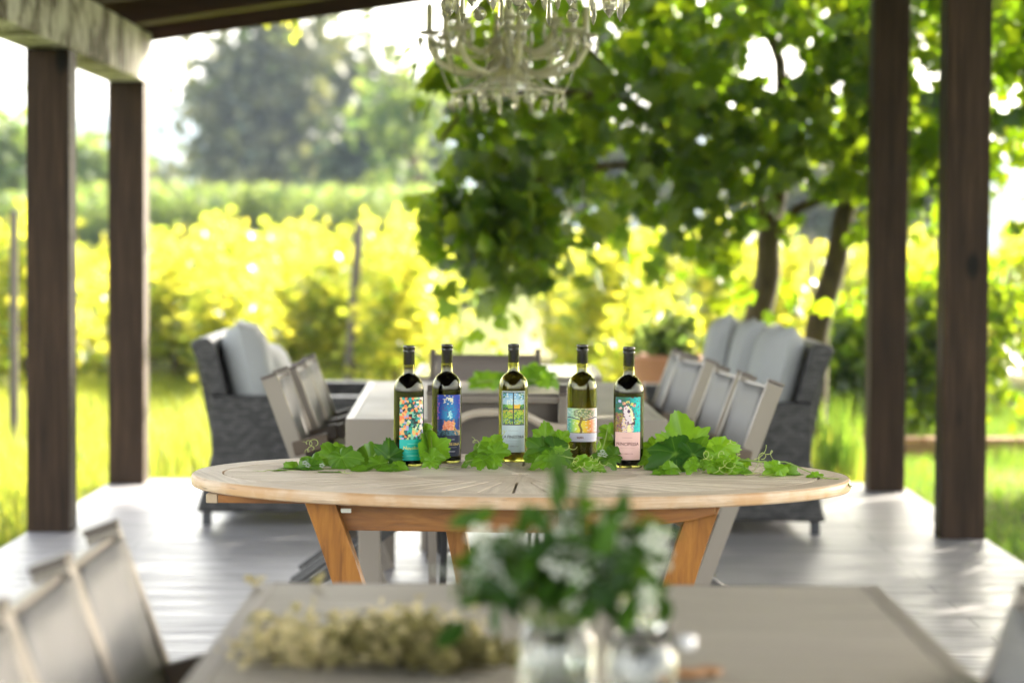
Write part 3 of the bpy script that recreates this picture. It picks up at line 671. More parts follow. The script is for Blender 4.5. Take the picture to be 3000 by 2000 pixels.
def bottle(px, py, label, kind, rot, half, z0, zs, z1, art, pm, name_txt, inkm, small, nsize=.0105, nwidth=None, level=.247, full=False):
    p = P(px, py-4, z=.7402); t = empty('wine_bottle', p, 0, label, 'bottle', 'wine bottles on the teak table')
    gm = M['glass_green'] if kind == 'white' else M['glass_dark']
    MB().lathe(BP, 48).build('bottle_glass', gm, t, smooth=True)
    wm = {'white': M['wine_white'], 'red': M['wine_red'], 'rose': M['wine_rose']}[kind]
    MB().lathe(inner(level), 40).build('wine', wm, t, smooth=True)
    MB().lathe([(0, .2525), (.0122, .2525), (.0116, .2990), (0, .2990)], 24).build('cork', M['cork'], t, smooth=True)
    rr = R(rot); hh = R(half)
    lb = paper('paper_label', pm, t, rr-hh, rr+hh, z0, zs-.0002)
    if art is art_window:
        paper('label_border', pm, t, rr-hh, rr+hh, zs, z1, r=.03785)
        paper('painted_picture', M['print'], lb, rr-hh*.93, rr+hh*.93, zs, z1-.002, art=art, r=.0381)
    else: paper('painted_picture', M['print'], lb, rr-hh, rr+hh, zs, z1, art=art, r=.0379, nu=64 if full else 40)
    H = zs-z0
    if not full:
        rule(lb, small[0], rr, z0+H*.80, .026, .0009); lettering(name_txt, nsize, lb, inkm, rr, z0+H*.52, width=nwidth, wob=.05)
        rule(lb, small[0], rr, z0+H*.42, .040, .0004); lettering('LA REMACCIA', .0046, lb, small[1], rr, z0+H*.20, width=.030)
    else:
        lettering(name_txt, .0085, lb, inkm, rr-R(7), z0+H*.36, width=.018, wob=.05); rule(lb, small[0], rr-R(48), z0+H*.45, .007, .0004); rule(lb, small[0], rr+R(42), z0+H*.45, .010, .0004)
    return t
bottle(1197, 1367, 'dark wine bottle with multicoloured mosaic label and teal band', 'red', 18, 53, .0158, .068, .173, art_mosaic, M['p_teal'], 'Nuvoluna', M['p_inky'], (M['p_inkmint'], M['p_inkmint']), .0130, .048)
bottle(1308, 1357, 'dark wine bottle with blue night camping label and navy band', 'red', 14, 51, .018, .071, .1735, art_tent, M['p_navy'], 'NOTTELUNA', M['p_inkgold'], (M['p_inkwhite'], M['p_inkwhite']), .0105, .058)
bottle(1503, 1353, 'olive wine bottle with vineyard window label on pale blue paper', 'white', 0, 51, .025, .094, .181, art_window, M['p_paleblue'], 'LA FINESTRA', M['p_inkdark'], (M['p_inkgrey'], M['p_inkgrey']), .0095, .060, level=.236)
bottle(1704, 1357, 'olive white wine bottle with wide rainbow tree label set low', 'white', 0, 86, .055, .077, .140, art_tree, M['p_lilac'], 'IRMA', M['p_inkwine'], (M['p_inkrose'], M['p_inkrose']), level=.238, full=True)
bottle(1840, 1371, 'dark wine bottle with horse portrait label and pink band', 'rose', -7, 55, .0205, .090, .177, art_horse, M['p_pink'], 'PRINCIPESSA', M['p_inkwine'], (M['p_inkrose'], M['p_inkrose']), .0095, .062, level=.24)

# ------------------------------------------------------------------ vine cuttings on the table
def grape_leaf(parent, pos, size, tip, nrm, fold=.25, droop=.25, tint=.5, seed=0, floor_z=.7412):
    r2 = random.Random(seed); lob = [0, R(58), -R(58), R(118), -R(118)]; NA = 120; NR = 6; vs = [(0, 0, 0)]; vein = [1.0]
    ph = r2.random()*6; asym = [1+.28*(r2.random()-.5) for _ in lob]; bend = r2.uniform(-.35, .15); tph = [r2.uniform(-.5, .5) for _ in range(8)]
    def rad(t):
        r = .50
        for l, a, k, s in zip(lob, (1, .88, .88, .70, .70), asym, (.62, .50, .50, .52, .52)):
            d = abs((t-l+math.pi) % (2*math.pi)-math.pi); r = max(r, a*k*(1-.36*min(1, d/s)**1.15))
        d = abs(abs((t+math.pi) % (2*math.pi)-math.pi)-math.pi)
        r *= 1-.80*math.exp(-(d/.20)**2)
        tt2 = t+.07*math.sin(5*t+tph[0]*6)+.05*math.sin(9*t+tph[1]*6); saw = (tt2*30/(2*math.pi)+.5) % 1; r *= 1+(.13+.06*math.sin(4*t+ph))*(abs(saw-.5)*2-.5); return r
    for j in range(1, NR+1):
        q = (j/NR)
        for i in range(NA):
            t = -math.pi+2*math.pi*i/NA; rr = rad(t) if j == NR else (rad(t+.05)+rad(t-.05)+rad(t))/3
            r = rr*q; x, y = r*math.sin(t), r*math.cos(t)
            dv = min(abs((t-l+math.pi) % (2*math.pi)-math.pi) for l in lob); v = 1.0 if dv < .03 else 0.0
            z = fold*abs(x)-droop*r*r+.10*r*math.sin(3*t+ph)+.05*r*r*math.sin(7*t+ph*2)-.018*math.exp(-(dv/.10)**2)*r+.03*math.sin(11*t+ph)*q*q*q+bend*y*y
            vs.append((x, y, z)); vein.append(v*(1-.5*q))
    fs = [(0, 1+(i+1) % NA, 1+i) for i in range(NA)]
    for j in range(NR-1):
        for i in range(NA): a = 1+j*NA+i; b_ = 1+j*NA+(i+1) % NA; fs.append((a, b_, b_+NA, a+NA))
    n = Vector(nrm).normalized(); y = Vector(tip); y = (y-n*y.dot(n)).normalized(); x = y.cross(n); m = Matrix((x, y, n)).transposed()
    c = Vector((0, .28, 0)); s = size*.50; org = Vector(parent.location)
    V = [m @ ((Vector(v)-c)*s)+Vector(pos) for v in vs]
    V = [Vector((v.x, v.y, max(v.z, floor_z+.0015*r2.random())))-org for v in V]
    me = bpy.data.meshes.new('leaf'); me.from_pydata([tuple(v) for v in V], [], fs); me.update()
    a = me.attributes.new('tint', 'FLOAT', 'POINT'); a.data.foreach_set('value', [tint]*len(V)); a = me.attributes.new('vein', 'FLOAT', 'POINT'); a.data.foreach_set('value', vein)
    return link('leaf', me, M['grape'], parent, smooth=True)
def img_dir(deg, toward=0.0):
    a = R(deg); return Vector((math.cos(a), -toward, math.sin(a)))
def cutting(label, leaves, stems, tendrils, org, petals=()):
    o = P(*org, z=.7405); t = empty('vine_cutting', o, 0, label, 'vine cutting', 'grape vine cuttings laid between the bottles')
    for i, (px, py, sz, ang, nz, tn, Y, *ex) in enumerate(leaves):
        f, d = ex if ex else (.25, .3); nr = Vector(((random.random()-.5)*.6, -1, nz))
        grape_leaf(t, P(px, py, Y=Y), sz, img_dir(ang, .25), nr, f, d, tn, seed=hash((px, py)) % 9999)
    for pts in stems:
        q = [P(a, b_, Y=Y)-o for a, b_, Y in pts]; q2 = []
        for i in range(len(q)-1):
            for k in range(4): q2.append(q[i].lerp(q[i+1], k/4)+Vector((0, 0, .0015*math.sin(i*3+k))))
        q2.append(q[-1]); n = len(q2); MB().tube(q2, [.0024-.0016*i/n for i in range(n)], 7).build('stem', M['stem'], t, smooth=True)
    for (a, b_, Y, r_, turns, dx, dz) in tendrils:
        p0 = P(a, b_, Y=Y)-o; q = []
        for i in range(40):
            s = i/39; rr = r_*(1-.6*s); an = turns*2*math.pi*s; w = p0+Vector((dx*s+rr*math.sin(an), .012*math.sin(an*.7), dz*s+rr*(1-math.cos(an)))); w.z = max(w.z, .7415-o.z); q.append(w)
        MB().tube(q, [.0009-.0005*i/39 for i in range(40)], 5).build('tendril', M['tendril'], t, smooth=True)
    for (a, b_, Y) in petals:
        grp = MB()
        for k in range(5): c = P(a, b_, Y=Y)-o; grp.lathe([(0, 0), (.004, .002), (0, .004)], 6, (c.x+.004*math.cos(k*1.26), c.y, c.z+.004*math.sin(k*1.26)))
        grp.build('blossom', M['petal'], t)
    return t
Yb = 5.98
cutting('heap of green grape leaves on the table left of the mosaic label bottle',
    [(955, 1338, .125, 160, .9, .45, 6.02, .35, .5), (1008, 1352, .115, -60, .8, .35, 5.93, .2, .4), (1080, 1335, .135, 100, .7, .30, 6.02, .3, .35), (1140, 1322, .105, 80, .2, .02, 6.0, .55, .2),
     (1100, 1360, .09, 200, 1.6, .55, 5.92), (848, 1374, .075, 190, 1.3, .6, 5.93), (885, 1368, .085, 150, 1.2, .35, 5.92), (920, 1372, .085, -30, 1.0, .25, 5.90), (905, 1352, .08, 120, 1.0, .5, 6.0), (1060, 1376, .07, -20, 2.5, .6, 5.88), (1175, 1368, .055, -10, 1.0, .8, 5.90, .1, .1), (1135, 1372, .07, 200, 2.4, .55, 5.88), (950, 1390, .035, 20, 1.8, .9, 5.84), (985, 1388, .03, 160, 1.5, .85, 5.84), (970, 1393, .03, -80, 1.5, .8, 5.84), (820, 1384, .04, 170, 2, .9, 5.88), (805, 1386, .03, 180, 2, .9, 5.87), (1000, 1310, .06, 60, .8, .6, 6.05)],
    [[(815, 1383, 5.88), (900, 1375, 5.92), (1000, 1370, 5.95), (1110, 1360, 5.98), (1170, 1365, 5.95)], [(1090, 1350, 6.0), (1105, 1320, 6.0), (1125, 1305, 6.0)]],
    [(925, 1305, 6.0, .008, 2.6, -.030, .004), (915, 1318, 5.97, .006, 2.2, -.02, -.008), (800, 1388, 5.86, .005, 2, -.05, .001), (1000, 1388, 5.83, .004, 2, .03, 0)], (1000, 1370), petals=[(893, 1357, 5.9), (943, 1365, 5.87), (902, 1365, 5.89)])
cutting('upright grape leaf standing between the mosaic and the night camping bottles',
    [(1255, 1305, .11, 95, .1, .55, 6.04, 2.2, .1), (1270, 1345, .075, -60, .6, .7, 5.93), (1255, 1355, .055, 200, 1.0, .7, 5.9), (1248, 1255, .04, 170, .5, .9, 6.06)], [[(1262, 1362, 5.94), (1266, 1320, 6.0), (1262, 1262, 6.05)]], [], (1262, 1362))
cutting('grape leaves heaped between the night camping and the window label bottles',
    [(1447, 1300, .095, 70, .5, .95, 6.05, .3, .2), (1398, 1328, .095, 175, .9, .6, 6.02), (1462, 1325, .08, 20, .8, .6, 5.95), (1435, 1345, .08, -70, 1.3, .5, 5.95), (1378, 1346, .07, 200, 1.6, .55, 5.97), (1412, 1352, .065, -100, 2.0, .6, 5.92), (1455, 1352, .05, -40, 1.6, .75, 5.9), (1425, 1310, .07, 120, .8, .8, 6.0)], [[(1365, 1352, 5.95), (1410, 1345, 5.98), (1460, 1335, 6.0)]],
    [(1398, 1310, 6.0, .007, 1.6, -.012, .02), (1470, 1275, 6.03, .005, 1.2, .01, .012)], (1410, 1352))
cutting('grape leaves and a stem between the window label and the rainbow tree bottles',
    [(1600, 1272, .095, 80, .3, .85, 6.08, .2, .2), (1575, 1322, .115, 200, .6, .22, 6.03, .2, .35), (1640, 1322, .11, -20, .7, .15, 6.03, .2, .35), (1652, 1278, .06, 60, .3, .9, 6.07), (1640, 1315, .035, 80, .4, 1.0, 5.92, .1, .1), (1590, 1350, .10, 180, 2.6, .75, 5.93), (1640, 1352, .075, 0, 2.4, .6, 5.93), (1610, 1338, .06, -90, 1.0, .6, 5.93), (1560, 1345, .07, 190, 1.5, .5, 5.98), (1690, 1368, .06, -20, 2.2, .6, 5.88), (1712, 1352, .055, 10, .8, .9, 5.88)],
    [[(1600, 1330, 5.95), (1650, 1335, 5.92), (1700, 1344, 5.9), (1745, 1365, 5.88)], [(1640, 1335, 5.93), (1640, 1312, 5.92)]],
    [(1655, 1318, 5.9, .006, 1.5, .03, .004), (1690, 1350, 5.86, .006, 2.5, -.01, -.015), (1700, 1368, 5.85, .006, 2.5, .05, 0), (1680, 1375, 5.84, .005, 2.5, .08, 0), (1725, 1350, 5.86, .007, 1.8, .02, .0)], (1640, 1352), petals=[(1765, 1325, 5.9), (1758, 1333, 5.9), (1772, 1335, 5.9)])
cutting('grape leaves squeezed between the rainbow tree and the pink labelled bottles',
    [(1777, 1258, .075, 130, .4, .45, 6.10, .3, .4), (1780, 1302, .065, 60, .6, .7, 6.04), (1788, 1330, .075, 170, .8, .3, 6.0), (1750, 1345, .07, 200, 1.0, .25, 5.95), (1790, 1352, .065, -60, 1.5, .35, 5.93), (1728, 1352, .055, 100, .5, .9, 5.87), (1760, 1372, .05, -10, 2, .65, 5.88)], [[(1745, 1360, 5.9), (1770, 1300, 6.0), (1780, 1255, 6.08)]],
    [(1745, 1362, 5.86, .005, 2, .04, .002), (1755, 1310, 5.95, .006, 1.4, -.01, .02)], (1765, 1365))
ff = random.Random(4)
small = [(2080+ff.randint(-60, 110), 1365+ff.randint(-25, 32), .022+.028*ff.random(), ff.randint(0, 360), .6+1.4*ff.random(), .65+.35*ff.random(), 5.82+.1*ff.random()) for _ in range(26)]
cutting('largest heap of bright grape leaves right of the pink labelled bottle',
    [(2000, 1285, .195, 95, .25, .72, 6.02, .12, .18), (2065, 1318, .125, 20, .7, .5, 5.99, .15, .3), (1955, 1345, .185, 215, .85, .03, 5.93, .15, .45), (2048, 1335, .12, 0, .9, .08, 5.93, .15, .3), (2125, 1312, .095, 20, .5, 1.0, 5.97, .2, .2), (2105, 1340, .085, -60, .6, .9, 5.92), (1905, 1312, .10, 150, .6, .4, 6.06), (1890, 1345, .08, 190, .8, .6, 6.02), (1945, 1378, .06, 190, 1.2, .75, 5.85), (1975, 1370, .06, 30, .8, .8, 5.84), (2022, 1372, .055, -110, .5, .85, 5.82, .2, .2), (2085, 1365, .06, -100, .8, .8, 5.85), (2150, 1352, .055, -40, .8, .8, 5.9), (1925, 1385, .05, 200, 2.0, .7, 5.83), (2150, 1375, .05, 240, .8, .95, 5.84), (2185, 1378, .05, 10, 2, .6, 5.85)]+small,
    [[(1900, 1365, 5.95), (2000, 1350, 5.93), (2150, 1350, 5.92), (2270, 1353, 5.9)]], [(2100, 1345, 5.85, .014, 1.5, .03, -.01), (2060, 1345, 5.85, .012, 1.5, .02, -.0), (2130, 1300, 5.95, .006, 1.8, .03, .0), (2160, 1330, 5.9, .008, 1.0, .004, -.03), (2110, 1370, 5.82, .010, 2.2, .05, .0), (2180, 1390, 5.8, .004, 1, .08, -.004), (2090, 1385, 5.81, .008, 2, .06, .0)], (2050, 1375))
cutting('thin grape shoot trailing over the right rim of the teak table',
    [(2265, 1378, .075, 200, .8, .85, 5.82), (2290, 1380, .055, -60, .8, 1.0, 5.80), (2320, 1385, .075, -10, 1.0, .5, 5.84), (2255, 1365, .045, 110, .8, .8, 5.85), (2390, 1390, .035, 60, .6, .95, 5.78), (2402, 1398, .03, 200, .8, .9, 5.78), (2376, 1400, .03, 10, .8, .9, 5.78), (2450, 1410, .015, 30, 1, .6, 5.74)],
    [[(2150, 1346, 5.90), (2230, 1352, 5.88), (2300, 1352, 5.85), (2370, 1382, 5.80), (2430, 1402, 5.76), (2484, 1416, 5.72)], [(2380, 1390, 5.79), (2440, 1412, 5.75), (2498, 1424, 5.70)], [(2484, 1416, 5.72), (2492, 1430, 5.68)]],
    [(2210, 1345, 5.88, .018, .6, .035, .02), (2200, 1390, 5.84, .006, .6, .03, .05), (2230, 1345, 5.86, .012, 2.4, .01, -.03), (2245, 1330, 5.86, .010, 1.2, .03, -.02), (2225, 1395, 5.8, .004, 1.0, .09, -.002), (2410, 1402, 5.76, .003, 1, .06, -.01)], (2300, 1390))

# ------------------------------------------------------------------ chandeliers
def drop_v(kind):
    if kind == 'long': return [(0, .0), (.0022, -.001), (.0062, -.010), (.0085, -.046), (.0055, -.060), (0, -.070)]
    if kind == 'leaf': return [(0, .0), (.0025, -.001), (.0045, -.010), (.0165, -.028), (.0155, -.036), (0, -.058)]
    return [(0, .0), (.008, -.003), (.0145, -.010), (.0172, -.018), (.0150, -.027), (.009, -.034), (0, -.037)]
def chandelier(label, loc):
    t = empty('chandelier', loc, 0, label, 'chandelier', 'cream acrylic chandeliers hanging from the pergola')   # origin = lowest drop tip plane centre
    r2 = random.Random(11)
    MB().lathe([(0, .085), (.012, .09), (.03, .11), (.022, .125), (.04, .14), (.055, .165), (.05, .19), (.03, .205), (.022, .25), (.028, .30), (.016, .34), (.03, .40), (.012, .44), (.012, .72), (0, .72)], 16).build('centre_stem', M['cream'], t, smooth=True)
    def dropat(x, y, z, kind, par=t, s=1.0):
        b = MB(); n = 6 if kind == 'long' else 8
        b.lathe([(r*s, zz*s) for r, zz in drop_v(kind)], n, (0, 0, 0)); o = b.build('crystal_drop', M['crystal'], par); o.location = (x, y, z); o.rotation_euler.z = r2.random()
        return o
    b = MB()
    for rr, zz in ((.215, .105), (.11, .135)):
        b.tube([(rr*math.cos(a), rr*math.sin(a), zz) for a in np.linspace(0, 2*math.pi, 33)], .0032, 6, False)
    for k in range(8):
        a = k*math.pi/4; b.tube([(.03*math.cos(a), .03*math.sin(a), .17), (.12*math.cos(a), .12*math.sin(a), .125), (.215*math.cos(a), .215*math.sin(a), .105)], .005, 6)
    b.build('crystal_ring', M['cream'], t, smooth=True)
    for k in range(22):
        a = 2*math.pi*k/22; kd = ('long', 'leaf', 'long', 'ball')[k % 4]; dropat(.215*math.cos(a), .215*math.sin(a), .098 if kd != 'ball' else .075, kd)
    for k in range(11):
        a = 2*math.pi*k/11+.2; dropat(.11*math.cos(a), .11*math.sin(a), .128, 'long' if k % 2 else 'leaf', s=1.0)
    for k in range(20):
        a = 2*math.pi*k/20; q = []; r_0, z_0 = (.06, .235) if k % 2 else (.275, .30)
        for i in range(41):
            s = i/40; rr = r_0+(.215-r_0)*s; q.append((rr*math.cos(a), rr*math.sin(a), z_0+(.112-z_0)*s-.035*math.sin(math.pi*s)))
        MB().tube(q, [.0052 if i % 2 else .0014 for i in range(41)], 6).build('bead_string', M['crystal'], t, smooth=False)
    for k in range(8):
        a = 2*math.pi*k/8+.15; ca, sa = math.cos(a), math.sin(a); pts = []
        for rr, zz in ((.03, .20), (.075, .155), (.13, .135), (.20, .145), (.265, .18), (.295, .23), (.30, .275)): pts.append((rr*ca, rr*sa, zz+.035))
        ar = MB().tube(pts, .0125, 8).build('arm', M['cream'], t, smooth=True)
        MB().lathe([(.004, 0), (.03, .004), (.046, .016), (.044, .019), (.02, .012), (.004, .012)], 14, (.30*ca, .30*sa, .312)).build('drip_cup', M['cream'], ar, smooth=True)
        MB().lathe([(.013, 0), (.013, .10), (.003, .112), (0, .112)], 10, (.30*ca, .30*sa, .325)).build('candle', M['cream'], ar, smooth=True)
        for q in range(5):
            an = q*1.257; dropat(.30*ca+.042*math.cos(an), .30*sa+.042*math.sin(an), .314, ('long', 'leaf', 'ball')[q % 3], ar, .9)
        pts2 = [(.04*ca, .04*sa, .30), (.12*ca, .12*sa, .235), (.2*ca, .2*sa, .245), (.29*ca, .29*sa, .30)]
        MB().tube(pts2, .006, 5).build('scroll', M['cream'], ar, smooth=True)
    for k in range(6):
        a = 2*math.pi*k/6+.5; ca, sa = math.cos(a), math.sin(a)
        ar = MB().tube([(rr*ca, rr*sa, zz) for rr, zz in ((.03, .31), (.07, .27), (.12, .255), (.17, .275), (.195, .32), (.20, .36))], .010, 8).build('arm', M['cream'], t, smooth=True)
        MB().lathe([(.004, 0), (.026, .004), (.040, .014), (.038, .017), (.018, .011), (.004, .011)], 14, (.20*ca, .20*sa, .358)).build('drip_cup', M['cream'], ar, smooth=True)
        for q in range(4): an = q*1.57; dropat(.20*ca+.036*math.cos(an), .20*sa+.036*math.sin(an), .360, ('long', 'leaf')[q % 2], ar, .9)
    MB().tube([(0, 0, .72), (0, 0, loc[3] if len(loc) > 3 else 1.05)], .004, 6).build('chain', M['metal'], t)
    return t
ch1 = chandelier('blurred cream chandelier with curling arms hanging above the rear table', P(1487, 352, Y=9.2))
ch2 = copy_tree(ch1); ch2.location = P(1565, 92, Y=5.85); ch2.rotation_euler.z = R(14); ch2['label'] = 'near chandelier above the teak table, only its sharp hanging crystal drops in view'
c_ = ch1.children if False else None

# ------------------------------------------------------------------ things on the front table
def petals5(s=1.0):
    vs = [(0, 0, .001)]; fs = []
    for k in range(5):
        a = 2*math.pi*k/5; b_ = len(vs)
        for rr, da, zz in ((.30, -.35, .05), (.75, -.42, .16), (1.0, 0, .12), (.75, .42, .16), (.30, .35, .05)): vs.append((rr*math.cos(a+da)*s, rr*math.sin(a+da)*s, zz*s))
        fs.append((0, b_, b_+1, b_+2, b_+3, b_+4))
    return vs, fs
OV_V = [(0, -.5, 0), (.16, -.25, .04), (.22, 0, .06), (.15, .28, .03), (0, .55, -.05), (-.15, .28, .03), (-.22, 0, .06), (-.16, -.25, .04), (0, -.1, 0), (0, .25, 0)]
jp = Vector((.055, 2.86, .7405))
jar = empty('flower_jar', jp, 0, 'clear glass jar of white jasmine sprays and dark leaves on the front table', 'flower vase')
MB().lathe([(0, .0), (.040, .0), (.046, .004), (.047, .012), (.047, .082), (.042, .098), (.038, .103), (.040, .112), (.0375, .112), (.036, .103), (.0445, .08), (.0445, .012), (0, .008)], 36).build('glass_body', M['glass_clear'], jar, smooth=True)
MB().lathe([(0, .0085), (.0440, .0125), (.0440, .062), (0, .062)], 32).build('water', M['water'], jar, smooth=True)
# sprays: stems fan out of the jar
r2 = random.Random(21); st = MB(); ends = []
for k in range(26):
    a = r2.random()*6.28; rr = r2.random()**.6; x1 = .145*rr*math.cos(a)-.004; y1 = .11*rr*math.sin(a); z1 = .125+.13*(1-rr*rr*.75)*(.65+.35*r2.random())
    p = [Vector((r2.uniform(-.02, .02), r2.uniform(-.02, .02), .015)), Vector((x1*.12, y1*.12, .09)), Vector((x1*.55, y1*.55, .09+z1*.35)), Vector((x1, y1, z1))]
    st.tube(p, [.0018, .0016, .0013, .0008], 5); ends.append((p[2], p[3]))
st.build('flower_stems', M['stem'], jar, smooth=True)
LP, FP = [], []
for a, b_ in ends:
    for q in range(12): s = r2.random()*1.15; LP.append(a.lerp(b_, s)+Vector((r2.gauss(0, .021), r2.gauss(0, .014), r2.gauss(0, .018))))
    for q in range(2): s = .35+r2.random()*.75; FP.append(a.lerp(b_, s)+Vector((r2.gauss(0, .016), r2.gauss(0, .016)-.006, r2.gauss(0, .010)+.003)))
LP = [v for v in LP if abs(v.x) < .125 and v.z > .085]
LP += [Vector((.0, .0, .292)), Vector((.004, 0, .27)), Vector((.06, -.02, .225)), Vector((.075, -.02, .245)), Vector((.085, -.02, .18)), Vector((.10, -.02, .165))]
n = len(LP); rot = rotmats(n, (0, -.3, .4)); k6 = 6
for i, (tx, tz) in enumerate(((0.05, 1), (.1, 1), (.3, 1), (.2, 1), (.8, -.8), (.8, -.6))):
    y = np.array([tx, 0, tz]); y = y/np.linalg.norm(y); nn = np.array([.2, -1, 0.0]); nn = nn-y*nn.dot(y); nn /= np.linalg.norm(nn); rot[n-6+i] = np.stack([np.cross(y, nn), y, nn], axis=1)
sz = .034+.026*rng.random(n); sz[-6:] = .052
me = cloud_mesh('foliage', OV_V, LEAF_F, np.array([tuple(p) for p in LP]), sz, rot); link('foliage', me, M['jas_leaf'], jar)
pv, pf = petals5(); n = len(FP); me = cloud_mesh('blossoms', pv, pf, np.array([tuple(p) for p in FP]), .015+.007*rng.random(n), rotmats(n, (0, -.8, .5))); link('blossoms', me, M['petal'], jar)
# clip-top jar with open lid
kp = Vector((.155, 2.84, .7405)); kj = empty('clip_jar', kp, R(20), 'open clip-top glass jar with tilted lid and dark seal beside the jasmine', 'jar')
MB().lathe([(0, .0), (.036, .0), (.041, .004), (.0415, .012), (.0415, .074), (.036, .086), (.033, .090), (.036, .094), (.036, .099), (.0335, .099), (.031, .09), (.039, .074), (.039, .012), (0, .008)], 36).build('glass_body', M['glass_clear'], kj, smooth=True)
ld = MB().lathe([(0, .0), (.030, .0), (.036, .004), (.036, .010), (.026, .014), (0, .016)], 32).build('lid', M['glass_clear'], kj, smooth=True); ld.location = (.004, .010, .125); ld.rotation_euler = (R(62), R(28), 0)
g_ = MB().tube([(.0335*math.cos(a), .0335*math.sin(a), 0) for a in np.linspace(0, 2*math.pi, 33)], .0045, 8, False).build('rubber_seal', M['gasket'], ld, smooth=True)
MB().tube([(.037*math.cos(a), .037*math.sin(a), .0925) for a in np.linspace(0, 2*math.pi, 33)], .0022, 6, False).build('wire_collar', M['gasket'], kj, smooth=True)
MB().tube([(-.030, .03, .092), (-.034, .01, .118), (-.006, -.006, .142), (.03, .002, .118), (.037, .0, .092)], .0022, 6).build('wire_bail', M['gasket'], kj, smooth=True)
MB().lathe([(0, -.010), (.010, -.007), (.013, 0), (.010, .007), (0, .010)], 16, (.052, -.012, .088)).build('clasp_knob', M['ceramic'], kj, smooth=True)
MB().tube([(.037, 0, .092), (.046, -.008, .09), (.052, -.012, .088)], .002, 6).build('clasp_wire', M['metal'], kj, smooth=True)
# jasmine fallen over the clip jar
vp = [Vector((.0+.030*math.cos(a)*rr, .03*math.sin(a)*rr, .03+.045*h)) for a, rr, h in [(r2.random()*6.28, r2.random(), r2.random()) for _ in range(40)]]
me = cloud_mesh('loose_petals', pv, pf, np.array([tuple(p) for p in vp]), np.full(40, .010), rotmats(40)); link('loose_petals', me, M['petal'], kj)
# dried flower bunch
dp = P(1130, 1965, z=.7405); db = empty('dried_bouquet', dp, 0, 'bunch of straw coloured dried flowers lying left of the jasmine jar', 'dried flowers')
st = MB(); hp = []; sp_ = []
for k in range(120):
    x0 = r2.uniform(.06, .16); y0 = r2.uniform(-.05, .05); x1 = r2.uniform(-.21, .11); y1 = r2.uniform(-.05, .16)+(r2.random()**3)*.35; z1 = r2.uniform(.003, .012)+.018*max(0, 1-abs(x1-.02)/.14)*r2.random()
    p = [Vector((x0, y0, .006+.02*r2.random())), Vector(((x0+x1)/2, (y0+y1)/2, .012+z1*.7)), Vector((x1, y1, z1))]; st.tube(p, [.0012, .001, .0006], 4)
    for q in range(10): hp.append(p[1].lerp(p[2], .3+.8*r2.random())+Vector((r2.gauss(0, .012), r2.gauss(0, .014), abs(r2.gauss(0, .008)))))
    for q in range(10): s = r2.random(); sp_.append(p[0].lerp(p[1], s*1.3)+Vector((r2.gauss(0, .012), r2.gauss(0, .012), abs(r2.gauss(0, .008)))))
st.build('dried_stems', M['dry_d'], db)
fix = lambda L: np.array([(p.x, p.y, max(p.z, .004)) for p in L])
me = cloud_mesh('dried_heads', pv, pf, fix(hp), .0045+.006*rng.random(len(hp)), rotmats(len(hp), (0, -.2, .5)))
link('dried_heads', me, M['dry'], db)
me = cloud_mesh('dried_leaves', SMALL_V, SMALL_F, fix(sp_), .016+.016*rng.random(len(sp_)), rotmats(len(sp_), (0, 0, .6))); link('dried_leaves', me, M['dry_d'], db)
for i, (px, py, lb) in enumerate([(740, 1702, 'lone dried straw blossom on the far left edge of the front table'), (928, 1700, 'lone dried blossom on the far table edge in front of the left teak leg'), (770, 1808, 'lone dried straw blossom left of the bunch, upper one'), (775, 1875, 'lone dried straw blossom left of the bunch, lower one')]):
    p = P(px, py+8, z=.742); pp = np.array([(r2.gauss(0, .007), r2.gauss(0, .007), .004+abs(r2.gauss(0, .005))) for _ in range(9)])
    me = cloud_mesh('dried_blossom', pv, pf, pp, np.full(9, .009), rotmats(9, (0, 0, .8))); o = link('dried_blossom', me, M['dry'], None, p); tag(o, lb, 'dried flower', 'dried blossoms fallen on the front table')
p = P(2000, 1985, z=.742); o = MB().lathe([(0, .0), (.016, .001), (.024, .005), (.022, .010), (.014, .012), (0, .009)], 18).build('orange_rind', M['rust'], None, smooth=True, loc=p); o.scale = (1.3, .8, 1); tag(o, 'dried orange slice on the front table right of the jars', 'dried orange')
o = MB().lathe([(0, .0), (.014, .001), (.020, .006), (.017, .010), (0, .008)], 18).build('orange_rind', M['rust'], None, smooth=True, loc=p+Vector((.035, .02, 0))); tag(o, 'smaller reddish dried orange slice just right of the bigger slice', 'dried orange')
# leaves and flower on the rear table
t = empty('vine_cutting', P(1180, 1150, z=.741), 0, 'small green vine cutting lying on the rear table behind the bottles', 'vine cutting')
for (px, py, sz, an, nz, tn, Y) in [(1395, 1112, .12, 150, 1, .8, 9.2), (1440, 1108, .13, 40, .8, .9, 9.3), (1560, 1085, .12, 80, .4, .8, 9.3), (1585, 1100, .14, 0, .8, .6, 9.2), (1535, 1105, .12, 200, 1, .7, 9.2), (1610, 1112, .12, -20, 1, .6, 9.1), (1470, 1114, .10, 200, 1, .5, 9.1)]:
    grape_leaf(t, P(px, py, Y=Y), sz, img_dir(an, .2), (0, -1, nz), .2, .3, tn, seed=px)
MB().tube([P(1395, 1118, Y=9.15)-t.location, P(1500, 1112, Y=9.2)-t.location, P(1610, 1115, Y=9.15)-t.location], .004, 6).build('stem', M['stem'], t)

# ------------------------------------------------------------------ garden behind
def wpos(px, Y, z): return Vector((P(px, 700, Y=Y).x, Y, z))
